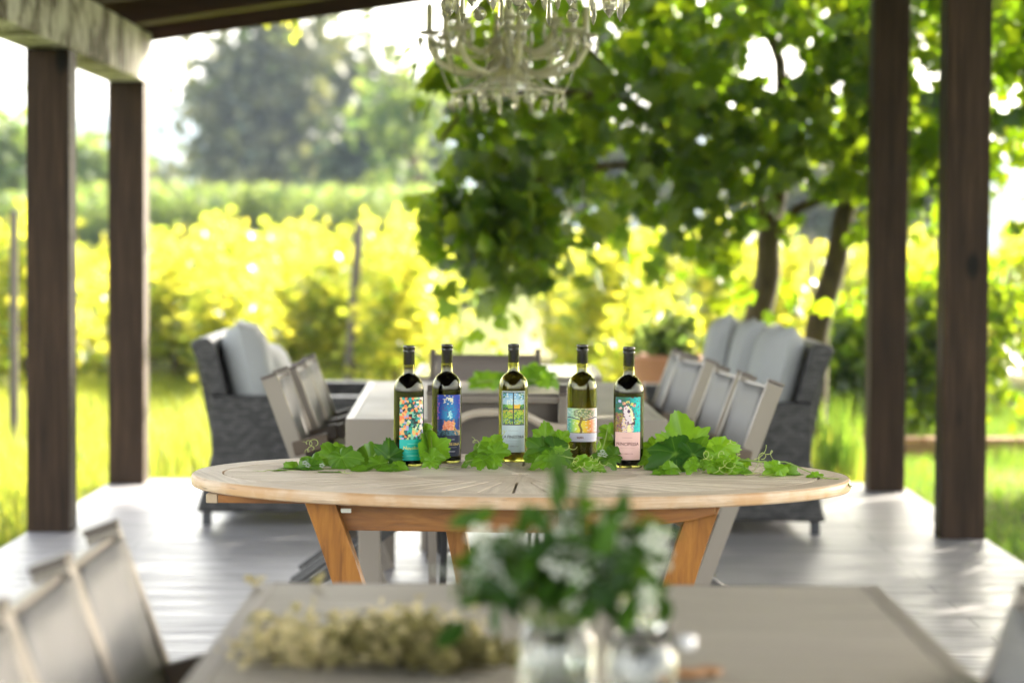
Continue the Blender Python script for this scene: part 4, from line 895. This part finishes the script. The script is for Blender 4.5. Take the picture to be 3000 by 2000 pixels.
# little flowering plant at the end of the path
q_ = wpos(1462, 13.9, 0); sp0 = empty('flowering_plant', (q_.x, 13.9, GZ), 0, 'small dark plant with one red bloom behind the dark chair', 'plant')
me = cloud_mesh('foliage', LEAF_V, LEAF_F, blob_pts(70, (.02, 0, .62), (.17, .12, .22), .2), .05+.04*rng.random(70), rotmats(70, (0, 0, .5))); link('foliage', me, M['leaf_big'], sp0)
MB().tube([(0, 0, 0), (.02, 0, .3), (0, 0, .75)], .008, 6).build('stem', M['stem'], sp0)
MB().lathe([(0, -.015), (.022, -.006), (.026, .006), (0, .018)], 9, (-.04, -.08, .66)).build('red_bloom', M['red'], sp0, smooth=True)
# terracotta urn
u = P(1960, 1060, Y=14.2); ur = empty('planter', (u.x, 14.2, GZ), 0, 'round terracotta planter on a pedestal behind the right hand chairs', 'planter')
MB().lathe([(0, 0), (.17, 0), (.17, .04), (.07, .08), (.06, .30), (.10, .34), (.17, .42), (.20, .58), (.225, .66), (.235, .70), (.215, .72), (.19, .70), (.18, .64), (0, .62)], 28).build('urn', M['terracotta'], ur, smooth=True)
me = cloud_mesh('foliage', LEAF_V, LEAF_F, blob_pts(160, (0, 0, .80), (.26, .26, .18), .2), .07+.05*rng.random(160), rotmats(160, (0, 0, .5))); link('foliage', me, M['leaf_reed'], ur)
# brick border
bw = empty('garden_border', (2.4, 15.6, GZ), 0, 'low orange brick garden border in the grass beyond the right posts', 'garden border')
b = MB(); r2 = random.Random(5)
for row in range(2):
    x = -.75+(.11 if row % 2 else 0)
    while x < 1.6:
        w = .20+.04*r2.random(); b.box((x, -.06+.01*r2.random(), row*.068), (x+w-.012, .06+.01*r2.random(), row*.068+.06)); x += w
b.build('bricks', M['brick'], bw, bevel=.006)
# generic leafy things
def droop_rot(n, w=1.1):
    y = rng.normal(size=(n, 3)); y /= np.linalg.norm(y, axis=1)[:, None]; y += np.array((0, 0, -w)); y /= np.linalg.norm(y, axis=1)[:, None]
    a = rng.normal(size=(n, 3)); nn = np.cross(a, y); nn /= np.linalg.norm(nn, axis=1)[:, None]; return np.stack([np.cross(y, nn), y, nn], axis=2)
def clumps(ell_list, per_leaf, csize, k):
    """clump centres in ellipsoids, then k leaves round each centre"""
    out = []
    for (c, r, n) in ell_list:
        cc = blob_pts(n, c, r, .25); out.append((cc[:, None, :]+rng.normal(size=(n, k, 3))*csize).reshape(-1, 3))
    return np.concatenate(out)
def to_px(pts):
    q = (np.asarray(pts)-np.array((0, 0, CAMH))) @ np.array(RM); return 1500+FPX*q[:, 0]/-q[:, 2], 1000-FPX*q[:, 1]/-q[:, 2]
def E(px, py, Y, rx, ry, rz, n):
    p = P(px, py, Y=Y); return ((p.x, p.y, p.z), (rx, ry, rz), n)
# the broad-leaved tree shading the patio
tr = empty('broadleaf_tree', (1.9, 15.0, GZ), 0, 'broad-leaved tree with two leaning trunks and drooping leafy branches right of centre', 'tree')
def Pt(px, py, Y): return P(px, py, Y=Y)-tr.location
def limb(pts, r0, r1, par=tr, name='trunk'):
    q = [Pt(*p) for p in pts]; s = []
    for i in range(len(q)-1):
        for k in range(4): s.append(q[i].lerp(q[i+1], k/4)+Vector((math.sin(i*4+k)*.012, 0, 0)))
    s.append(q[-1]); n = len(s)
    return MB().tube(s, [r0+(r1-r0)*i/(n-1) for i in range(n)], 10).build(name, M['bark'], par, smooth=True)
t1 = limb([(2200, 1375, 15), (2212, 1000, 15), (2245, 800, 15), (2262, 650, 15)], .095, .07)
t2 = limb([(2365, 1375, 14.8), (2395, 980, 14.8), (2445, 760, 14.8), (2488, 590, 14.8), (2530, 350, 14.8), (2540, 60, 14.8)], .085, .045)
for pts, a, b_ in [([(2262, 650, 15), (2190, 560, 14.8), (2010, 440, 14.4), (1850, 300, 14), (1700, 120, 13.6)], .06, .02), ([(2262, 650, 15), (2300, 420, 15.1), (2280, 180, 15.2), (2200, -80, 15.2)], .055, .03), ([(2255, 690, 15), (2340, 610, 14.9), (2470, 560, 14.8)], .04, .025),
                   ([(2010, 440, 14.4), (1850, 480, 13.8), (1650, 500, 13.2), (1500, 560, 12.8), (1420, 720, 12.6)], .03, .008), ([(1850, 300, 14), (1600, 260, 13.2), (1380, 300, 12.7), (1290, 420, 12.5)], .03, .008), ([(2280, 330, 15.1), (2290, 230, 15), (2270, 110, 14.9)], .02, .01), ([(2290, 250, 15), (2330, 180, 15), (2400, 110, 15)], .015, .006)]:
    limb(pts, a, b_, t1, 'limb')
els = [E(2000, 60, 14.8, 1.4, 1.4, .75, 330), E(2350, 60, 15.2, 1.3, 1.5, .75, 300), E(1700, 120, 13.9, .95, 1.0, .62, 220), E(1420, 180, 13.0, .36, .5, .55, 52), E(1330, 430, 12.8, .20, .35, .38, 20), E(1500, 480, 13.0, .42, .6, .36, 54), E(1750, 420, 13.8, .62, .9, .45, 170),
       E(1420, 640, 12.7, .28, .35, .24, 50), E(1460, 770, 12.6, .16, .2, .22, 44), E(1330, 620, 12.6, .14, .2, .25, 30), E(1380, 700, 12.5, .12, .2, .22, 26), E(1540, 760, 12.6, .1, .2, .16, 16), E(1240, 300, 12.4, .08, .2, .3, 12), E(1225, 150, 12.4, .06, .1, .05, 3), E(1600, 640, 12.9, .26, .35, .18, 36), E(2080, 400, 14.4, .62, .9, .55, 190), E(2020, 640, 14.4, .40, .6, .32, 75), E(1850, 600, 14, .35, .5, .2, 45),
       E(2350, 420, 14.8, .55, .8, .48, 150), E(2480, 300, 14.6, .45, .8, .7, 130), E(2700, 150, 14.8, .9, 1.3, .8, 240), E(2700, 480, 14.4, .42, .7, .38, 90), E(2950, 250, 14.2, .7, 1, .9, 170), E(2160, 760, 14.3, .22, .4, .22, 26), E(2240, 840, 14.2, .12, .2, .15, 10), E(2550, 560, 14.4, .3, .5, .2, 36)]
# upper crown above the picture
els += [((x, y, z), (1.5, 1.6, .9), 190) for x, y, z in ((.6, 14.8, 3.9), (2.2, 15.4, 4.3), (3.6, 15.2, 4.2), (2.4, 14.4, 3.4), (4.6, 14.6, 3.6))]
els = [(c, r, int(n_*.30)) for c, r, n_ in els]
pts = clumps(els, 1, .15, 6)
ux, uy = to_px(pts)
gaps = [(2235, 170, 62, 70), (2310, 190, 55, 60), (2280, 250, 35, 40), (2450, 280, 26, 26), (2455, 325, 24, 16), (2400, 500, 50, 26), (2350, 600, 70, 40), (2235, 800, 55, 140), (2440, 640, 90, 60), (1570, 330, 22, 26), (1880, 700, 60, 50), (1900, 330, 24, 20), (2560, 330, 20, 20), (2150, 300, 18, 24), (1720, 610, 60, 24), (2100, 400, 22, 22), (1800, 480, 60, 55), (2420, 700, 60, 120), (2600, 5000, 1, 1), (2690, 210, 30, 40), (2700, 385, 25, 20), (2720, 500, 20, 20), (2960, 300, 26, 60), (1640, 560, 30, 30), (1380, 560, 26, 30), (1290, 350, 26, 40), (1950, 560, 40, 30), (1255, 150, 34, 50)]
keep = np.ones(len(pts), bool)
for gx, gy, gw, gh in gaps: keep &= (((ux-gx)/gw)**2+((uy-gy)/gh)**2) > 1
keep &= ~((ux < 1255+70*np.sin(uy/58)+38*np.sin(uy/21+1)) & (uy > -200)); keep |= (ux > 1130) & (ux < 1250) & (np.abs(uy-155) < 22)
pts = pts[keep]; n = len(pts)
h = n*2//3
rots = droop_rot(n)
me = cloud_mesh('crown', LOBE_V, LOBE_F, pts-np.array(tr.location), .085+.09*rng.random(n), rots, tint=rng.random(n)**1.8)
link('crown', me, M['leaf_big'], tr)
lf = np.array([tuple(P(a, b_, Y=12.4)-tr.location) for a, b_ in ((1180, 155), (1235, 60), (1250, 230), (1255, 280), (1245, 420), (1290, 300), (1290, 560), (1270, 690), (1330, 760))])
# climbing dark tree at the right edge
def leafy(name, label, cat, loc, ells, n_leaf, size, mat, group=None, tv=LEAF_V, tf=LEAF_F, trunk=None, kind=None, up=None, kclump=5, cs=.1, droop=True, trunk_mat='bark'):
    t = empty(name, loc, 0, label, cat, group); p = clumps(ells, 1, cs, kclump); p = p[p[:, 2] > .03]; n = len(p)
    me = cloud_mesh('crown', tv, tf, p, size[0]+(size[1]-size[0])*rng.random(n), droop_rot(n, .7) if droop else rotmats(n, up or (0, 0, .4))); link('crown', me, M[mat], t)
    if trunk:
        for pts_, a, b_ in trunk: MB().tube(pts_, [a+(b_-a)*i/(len(pts_)-1) for i in range(len(pts_))], 9).build('trunk', M[trunk_mat], t, smooth=True)
    return t
leafy('shade_tree', 'dense dark leafy tree at the right picture edge beside the near post', 'tree', (4.4, 13.2, GZ),
      [((-.8, .2, 1.2), (.75, .9, 1.1), 260), ((-.6, 0, 2.4), (1.0, 1.2, .9), 300), ((.8, 0, 2.6), (1.5, 1.6, 1.0), 180), ((.8, .2, 4.1), (1.9, 1.9, 1.1), 250), ((2.4, .6, 3.6), (1.7, 1.7, 1.2), 80), ((-1.0, .5, 4.3), (1.2, 1.3, .8), 160), ((.6, -.5, 4.8), (1.3, 1.6, .7), 300)],  # last crown clump added out of view to shade the teak table
      0, (.09, .16), 'leaf_big', tv=LOBE_V, tf=LOBE_F, trunk=[([(.3, .2, 0), (.35, .2, 1.2), (.2, .2, 2.4), (.5, .2, 3.8)], .14, .06)], kclump=6, cs=.09)
leafy('shade_tree', 'unseen tree added further right to shade the patio and tables', 'tree', (7.6, 12.0, GZ),
      [((0, 0, 3.0), (1.9, 2.0, 1.2), 330), ((-.2, .4, 4.6), (2.2, 2.2, 1.3), 380), ((1.5, 1.2, 5.5), (2.0, 2.2, 1.2), 70), ((-1.6, -.6, 3.9), (1.3, 1.3, 1.0), 220), ((-2.2, -1.8, 4.9), (1.4, 1.6, .9), 300), ((-.6, -2.4, 5.6), (1.6, 1.6, 1.0), 320), ((-3.2, -2.6, 5.2), (1.3, 1.6, .9), 340), ((-3.0, -2.4, 4.2), (1.4, 1.7, .8), 400), ((-2.4, -2.6, 4.6), (1.9, 2.4, 1.1), 520), ((-2.0, -4.0, 5.6), (1.5, 1.5, 1.0), 300), ((1.6, 2.0, 3.8), (1.8, 2, 1.4), 55)],  # out-of-view crown, added and thickened to keep sun off tables and chairs
      0, (.10, .17), 'leaf_big', tv=LOBE_V, tf=LOBE_F, trunk=[([(0, 0, 0), (.1, 0, 1.5), (0, .1, 3.0), (.2, .2, 4.5)], .18, .07)], kclump=6, cs=.10)
# dark evergreen shrubs behind the sofa
for i, (px, Y, h_, w_, lb) in enumerate([(2470, 16.6, .95, .45, 'dark evergreen shrub just right of the leaning trunk'), (2590, 17.0, 1.15, .5, 'dark evergreen shrub hidden partly by the far right post'), (2720, 17.4, 1.25, .55, 'dark evergreen shrub seen between the two right posts'), (2860, 17.0, 1.2, .55, 'dark evergreen shrub behind the near right post'), (2130, 16.8, .75, .5, 'low leafy bush behind the right sofa pillows, lit at its tips'), (1900, 17.2, .9, .45, 'low leafy bush behind the terracotta planter')]):
    x = wpos(px, Y, 0).x
    leafy('shrub', lb, 'shrub', (x, Y, GZ), [((0, 0, h_*.45), (w_, .4, h_*.5), 110), ((.1, 0, h_*.8), (w_*.7, .35, h_*.3), 50)], 0, (.06, .12), 'leaf_big' if i < 4 else 'leaf_vine', 'shrubs at the edge of the patio garden', kclump=6, cs=.06, trunk=[([(0, 0, 0), (.03, 0, h_*.5)], .025, .015)])
# vineyard
def vine_plant(seed, label, h=1.62):
    t = empty('grape_vine', (0, 0, 0), 0, label, 'grape vine'); r = []
    r.append(((0, 0, .98), (.26, .50, .36), 46)); r.append(((0, .1, 1.25), (.2, .45, .28), 22)); r.append(((0, 0, .55), (.24, .45, .25), 16))
    p = clumps(r, 1, .10, 7)
    for k in range(11):
        y = rng.uniform(-.45, .45); x = rng.uniform(-.12, .12); L = rng.uniform(.25, .62); s = np.linspace(0, 1, 9)[:, None]
        p = np.concatenate([p, np.array((x, y, 1.25))+s*np.array((rng.uniform(-.18, .18), rng.uniform(-.15, .15), L))+rng.normal(size=(9, 3))*.03])
    for k in range(9):
        y = rng.uniform(-.45, .45); s = np.linspace(0, 1, 8)[:, None]
        p = np.concatenate([p, np.array((rng.choice([-1, 1])*.22, y, .85))+s*np.array((0, rng.uniform(-.2, .2), -.45))+rng.normal(size=(8, 3))*.05])
    n = len(p); me = cloud_mesh('foliage', LOBE_V, LOBE_F, p, .075+.055*rng.random(n), droop_rot(n, .5)); link('foliage', me, M['leaf_vine'], t)
    MB().tube([(0, 0, 0), (.03, .02, .35), (-.02, 0, .7), (.02, .03, 1.0)], [.035, .028, .025, .015], 7).build('trunk', M['bark'], t, smooth=True)
    return t
protos = [vine_plant(i, '') for i in range(4)]
used = set(); rows = [(-9.2, 17.5), (-7.35, 15.6), (-5.55, 16.2), (-3.85, 19.2), (-2.35, 20.6), (-.88, 20.0), (.86, 19.4), (2.3, 20.6), (3.9, 21), (5.5, 20), (7.0, 19.5), (-8.3, 18.4), (-6.4, 18.9), (-4.7, 20.8), (-3.1, 22.6), (-1.62, 23.0), (1.55, 23)]
rowlab = ['leafy grape vine in the row at the far left of the vineyard', 'leafy grape vine in the row seen left of the near left post', 'leafy grape vine in the row seen between the two left posts', 'leafy grape vine in the row above the wicker armchair', 'leafy grape vine in the row with the tall wooden stake', 'leafy grape vine in the row along the left side of the earth path', 'leafy grape vine in the row along the right side of the earth path', 'leafy grape vine in the row behind the broad-leaved tree', 'leafy grape vine in the row seen past the leaning trunk', 'leafy grape vine in the row seen between the right posts', 'leafy grape vine in the row at the far right of the vineyard', 'leafy grape vine filling between the two leftmost rows', 'leafy grape vine filling behind the near left post', 'leafy grape vine filling behind the far left post', 'leafy grape vine filling behind the armchair row', 'leafy grape vine filling just behind the tall stake', 'leafy grape vine filling right of the earth path, further back']
rv = random.Random(3)
for ri, (x0, y0) in enumerate(rows):
    for k in range(11 if ri < 9 else 8 if ri < 11 else 6):
        y = y0+k*.98+rv.uniform(-.1, .1); i = rv.randrange(4); o = protos[i]
        if i in used: o = copy_tree(o)
        used.add(i); o.location = (x0-(.012*(y-15)), y, GZ-.02); s = rv.uniform(.94, 1.06); o.scale = (s*1.15, s, s*rv.uniform(.66, .90)); o.rotation_euler.z = rv.choice([0, math.pi])+rv.uniform(-.2, .2)
        o['label'] = ('foremost', 'second', 'third', 'fourth', 'fifth', 'sixth', 'seventh', 'eighth', 'ninth', 'tenth', 'farthest')[k]+' '+rowlab[ri].replace('leafy ', ''); o['group'] = 'grape vines, '+rowlab[ri][26:]; o['category'] = 'grape vine'
def stake(px, ytop, Y, lean, w, label):
    p = wpos(px, Y, GZ); top = P(px, ytop, Y=Y).z-GZ; t = MB().tube([(0, 0, 0), (lean*.5, 0, top*.5), (lean, 0, top), (lean, 0, top+.004)], [w, w*.95, w*.85, w*.5], 8).build('vineyard_stake', M['fence'], None, smooth=True, loc=p); tag(t, label, 'wooden stake', 'weathered stakes of the vineyard')
stake(1018, 652, 20.2, .10, .045, 'tall weathered stake leaning in the vines left of the bottles')
stake(1128, 690, 26, .02, .04, 'shorter weathered stake behind the vines, right of the tall one')
stake(40, 620, 15.4, 0, .03, 'thin stake in the vines at the left picture edge')
stake(545, 705, 30, .03, .05, 'stump of a stake rising from the vines above the wicker armchair')
stake(2378, 690, 22, 0, .03, 'thin stake in the vines between the two leaning trunks')
# low post and rail fence beyond the vines
fn = empty('field_fence', (-5.1, 42, GZ), 0, 'low grey post and rail fence between the vines and the reeds', 'fence')
for k in range(9):
    x = -3.6+k*.95; MB().box((x-.05, -.05, 0), (x+.05, .05, 1.28)).build('fence_post', M['fence'], fn)
for z in (.55, .85, 1.12): MB().box((-3.9, -.075, z), (4.3, -.052, z+.10)).build('fence_rail', M['fence'], fn)
# reeds
def reed(seed):
    n = 520; t = empty('reed_clump', (0, 0, 0), 0, '', 'reed clump'); p = np.stack([rng.uniform(-.95, .95, n), rng.uniform(-.6, .6, n), np.zeros(n)], 1)
    BL = [(-.5, 0, 0), (.5, 0, 0), (.45, .06, .5), (-.35, .06, .5), (.1, .22, 1.0)]; BF = [(0, 1, 2, 3), (3, 2, 4)]
    hh = rng.uniform(1.6, 2.55, n); a = rng.uniform(0, 6.28, n); R_ = np.zeros((n, 3, 3)); w = .05
    R_[:, 0, 0] = np.cos(a)*w/hh*1.2; R_[:, 1, 0] = np.sin(a)*w/hh*1.2; R_[:, 0, 1] = -np.sin(a); R_[:, 1, 1] = np.cos(a); R_[:, 2, 2] = 1
    me = cloud_mesh('blades', BL, BF, p, hh, R_, tint=np.clip((hh-1.6)/.95, 0, 1)); link('blades', me, M['leaf_reed'], t)
    q = np.stack([rng.uniform(-.95, .95, 420), rng.uniform(-.6, .6, 420), rng.uniform(1.2, 2.35, 420)], 1); me = cloud_mesh('leaves', SMALL_V, SMALL_F, q, rng.uniform(.16, .32, 420), droop_rot(420, .6)); link('leaves', me, M['leaf_reed'], t)
    return t
rp = [reed(i) for i in range(3)]; k = 0
for i in range(15):
    o = rp[i] if i < 3 else copy_tree(rp[i % 3]); px = 120+i*82; Y = 48+2.5*math.sin(i*2.3); o.location = (wpos(px, Y, 0).x, Y, GZ); o.scale.z = .98+.09*math.sin(i*1.9); o.rotation_euler.z = .2*math.sin(i*5)
    o['label'] = ('leftmost', 'second from the left', 'third from the left', 'fourth from the left', 'fifth from the left', 'sixth from the left', 'seventh from the left', 'middle', 'seventh from the right', 'sixth from the right', 'fifth from the right', 'fourth from the right', 'third from the right', 'second from the right', 'rightmost')[i]+' pale green reed clump behind the low fence'; o['group'] = 'reeds beyond the vineyard'; o['category'] = 'reed clump'
# far trees
def fartree(px, Y, label, lobes, mat, ls, name='distant_tree', dens=1.0, w=.25):
    x = wpos(px, Y, 0).x; s = Y/FPX; el = []
    for (lx, ly, rw, rh, n) in lobes: c = P(lx, ly, Y=Y); el.append(((c.x-x, 0, c.z-GZ), (rw*s*.95, rw*s*.8, rh*s*.95), int(n*dens*.32)))
    zt = max(e[0][2] for e in el)
    return leafy(name, label, 'tree', (x, Y, GZ), el, 0, ls, mat, 'hazy trees far behind the vineyard', kclump=12, cs=ls[1]*1.15, droop=False, trunk=[([(0, 0, 0), (.1, 0, zt*.5), (0, 0, zt)], w, w*.4)])
fartree(790, 92, 'tallest hazy tree on the left, its crown reaching the pergola roof', [(800, 190, 120, 120, 230), (750, 300, 110, 90, 170), (690, 400, 70, 90, 100), (780, 460, 140, 90, 200), (880, 110, 50, 60, 40), (840, 380, 80, 100, 120), (690, 250, 50, 60, 40)], 'leaf_far', (.38, .75))
fartree(1010, 96, 'hazy tree right of the tallest one with a notched crown', [(1030, 200, 60, 60, 80), (960, 270, 50, 50, 40), (1030, 340, 90, 90, 150), (980, 450, 110, 80, 150), (1110, 360, 60, 70, 60)], 'leaf_far', (.36, .7))
fartree(1130, 70, 'dark rounded tree just left of the big leafy branches', [(1110, 470, 90, 80, 150), (1180, 400, 70, 60, 90), (1080, 530, 100, 50, 90), (1230, 500, 60, 60, 70)], 'leaf_far_d', (.3, .55))
fartree(1200, 60, 'sunlit yellowish tree behind the edge of the drooping branches', [(1190, 330, 50, 40, 55), (1240, 290, 40, 30, 30), (1170, 480, 40, 90, 30)], 'leaf_reed', (.25, .45))
fartree(40, 55, 'bushy green tree at the left edge beyond the vines', [(30, 470, 110, 90, 160), (-60, 420, 90, 80, 80), (90, 580, 110, 70, 110), (10, 620, 130, 60, 120)], 'leaf_reed', (.2, .38))
fartree(300, 58, 'rounded green tree seen between the two left posts', [(280, 500, 70, 80, 120), (300, 590, 90, 70, 120), (230, 610, 80, 60, 70)], 'leaf_reed', (.2, .38))
fartree(1700, 75, 'hazy tree glimpsed through the big leafy crown', [(1700, 480, 160, 90, 200), (1900, 500, 120, 80, 140), (1560, 520, 100, 60, 100)], 'leaf_far', (.32, .6))
fartree(2380, 70, 'pale hazy tree seen between the leaning trunks', [(2380, 600, 130, 70, 170), (2560, 580, 130, 90, 170), (2750, 560, 120, 110, 170), (2200, 620, 100, 60, 90)], 'leaf_far', (.3, .55))
fartree(450, 130, 'small faint tree low against the hill', [(450, 545, 90, 40, 90), (380, 560, 60, 30, 50)], 'leaf_far', (.4, .7))
# sprig of young leaves hanging from the roof edge
hs = empty('hanging_sprig', P(870, 50, Y=13.3), 0, 'yellow green sprig dangling from the pergola roof edge', 'climbing sprig')
pp = np.array([tuple(P(a, b_, Y=13.3+.1*r2.random())-hs.location) for a, b_ in ((868, 70), (872, 95), (860, 115), (875, 85), (845, 72), (800, 66), (905, 45), (828, 60), (865, 60), (780, 72))]); me = cloud_mesh('leaves', LEAF_V, LEAF_F, pp, np.full(10, .06), droop_rot(10)); link('leaves', me, M['leaf_vine'], hs)
MB().tube([(-.2, 0, .02), (0, 0, 0), (0, 0, -.1)], .003, 5).build('stem', M['stem'], hs)
# grass
BLV = [(-.5, 0, 0), (.5, 0, 0), (.4, .10, .45), (-.3, .10, .45), (.05, .42, .92)]; BLF = [(0, 1, 2, 3), (3, 2, 4)]
def grass(name, x0, x1, y0, y1, n, h0, h1, mat, w=.010, hf=None):
    x = rng.uniform(x0, x1, n); y = rng.uniform(y0, y1, n)
    ok = ~((x > -2.17) & (x < 2.13) & (y < 13.18)); x = x[ok]; y = y[ok]; n = len(x)
    hh = rng.uniform(h0, h1, n)*(.65+.5*np.sin(x*2.1+1.3*np.sin(y))*np.sin(y*1.7)) if hf is None else rng.uniform(h0, h1, n)*hf(x, y); hh = np.maximum(hh, .03)
    a = rng.uniform(0, 6.28, n); R_ = np.zeros((n, 3, 3)); lean = rng.uniform(.2, 1.1, n)
    R_[:, 0, 0] = np.cos(a)*w/hh; R_[:, 1, 0] = np.sin(a)*w/hh; R_[:, 0, 1] = -np.sin(a)*lean; R_[:, 1, 1] = np.cos(a)*lean; R_[:, 2, 2] = 1
    me = cloud_mesh(name, BLV, BLF, np.stack([x, y, np.full(n, GZ-.005)], 1), hh, R_); o = link(name, me, M[mat]); o['kind'] = 'stuff'; return o
grass('grass', -7, -2.16, 8.5, 22, 64000, .12, .32, 'grass', .010, lambda x, y: np.clip((-x-2.05)*.55+.25, .25, 1.1))
grass('grass', -2.4, 2.2, 13.2, 22, 26000, .12, .36, 'grass', .012, lambda x, y: np.clip((y-13.1)*.5+.2, .25, 1.0)*np.where(np.abs(x-.03) < .45, .35, 1))
grass('lawn', 2.1, 6.5, 8, 20, 42000, .05, .17, 'grass_s', .010)
tag(bpy.data.objects['grass'], 'sunlit meadow grass left of the patio', 'grass'); tag(bpy.data.objects['grass.001'], 'sunlit grass behind the patio', 'grass'); tag(bpy.data.objects['lawn'], 'short green lawn right of the patio', 'grass')
# tall grass tufts by the patio corner
for i, (px, Y, lb) in enumerate([(2440, 13.9, 'tuft of tall lit grass behind the right sofa, left one'), (2490, 14.1, 'tuft of tall lit grass behind the right sofa, beside the far right post')]):
    n = 60; p = np.stack([rng.normal(0, .06, n), rng.normal(0, .05, n), np.zeros(n)], 1); hh = rng.uniform(.3, .62, n); a = rng.uniform(0, 6.28, n); R_ = np.zeros((n, 3, 3))
    R_[:, 0, 0] = np.cos(a)*.018/hh; R_[:, 1, 0] = np.sin(a)*.018/hh; R_[:, 0, 1] = -np.sin(a)*.5; R_[:, 1, 1] = np.cos(a)*.5; R_[:, 2, 2] = 1
    o = link('grass_tuft', cloud_mesh('grass_tuft', BLV, BLF, p, hh, R_), M['grass_s'], None, wpos(px, Y, GZ)); tag(o, lb, 'grass tuft', 'grass tufts by the patio')

# ------------------------------------------------------------------ haze over the fields
hz = MB().box((-420, -8, GZ-1), (420, 1400, 96)).build('haze', None); hz['kind'] = 'stuff'; hz['label'] = 'thin pale haze over the fields'
hm = bpy.data.materials.new('haze'); hm.use_nodes = True; hm.node_tree.nodes.clear(); ho = hm.node_tree.nodes.new('ShaderNodeOutputMaterial'); hv = hm.node_tree.nodes.new('ShaderNodeVolumePrincipled')
hv.inputs['Color'].default_value = (.34, .42, .54, 1); hv.inputs['Density'].default_value = 0.0008; hv.inputs['Anisotropy'].default_value = .2
hm.node_tree.links.new(hv.outputs[0], ho.inputs['Volume']); hz.data.materials.append(hm)
S.cycles.volume_bounces = 0
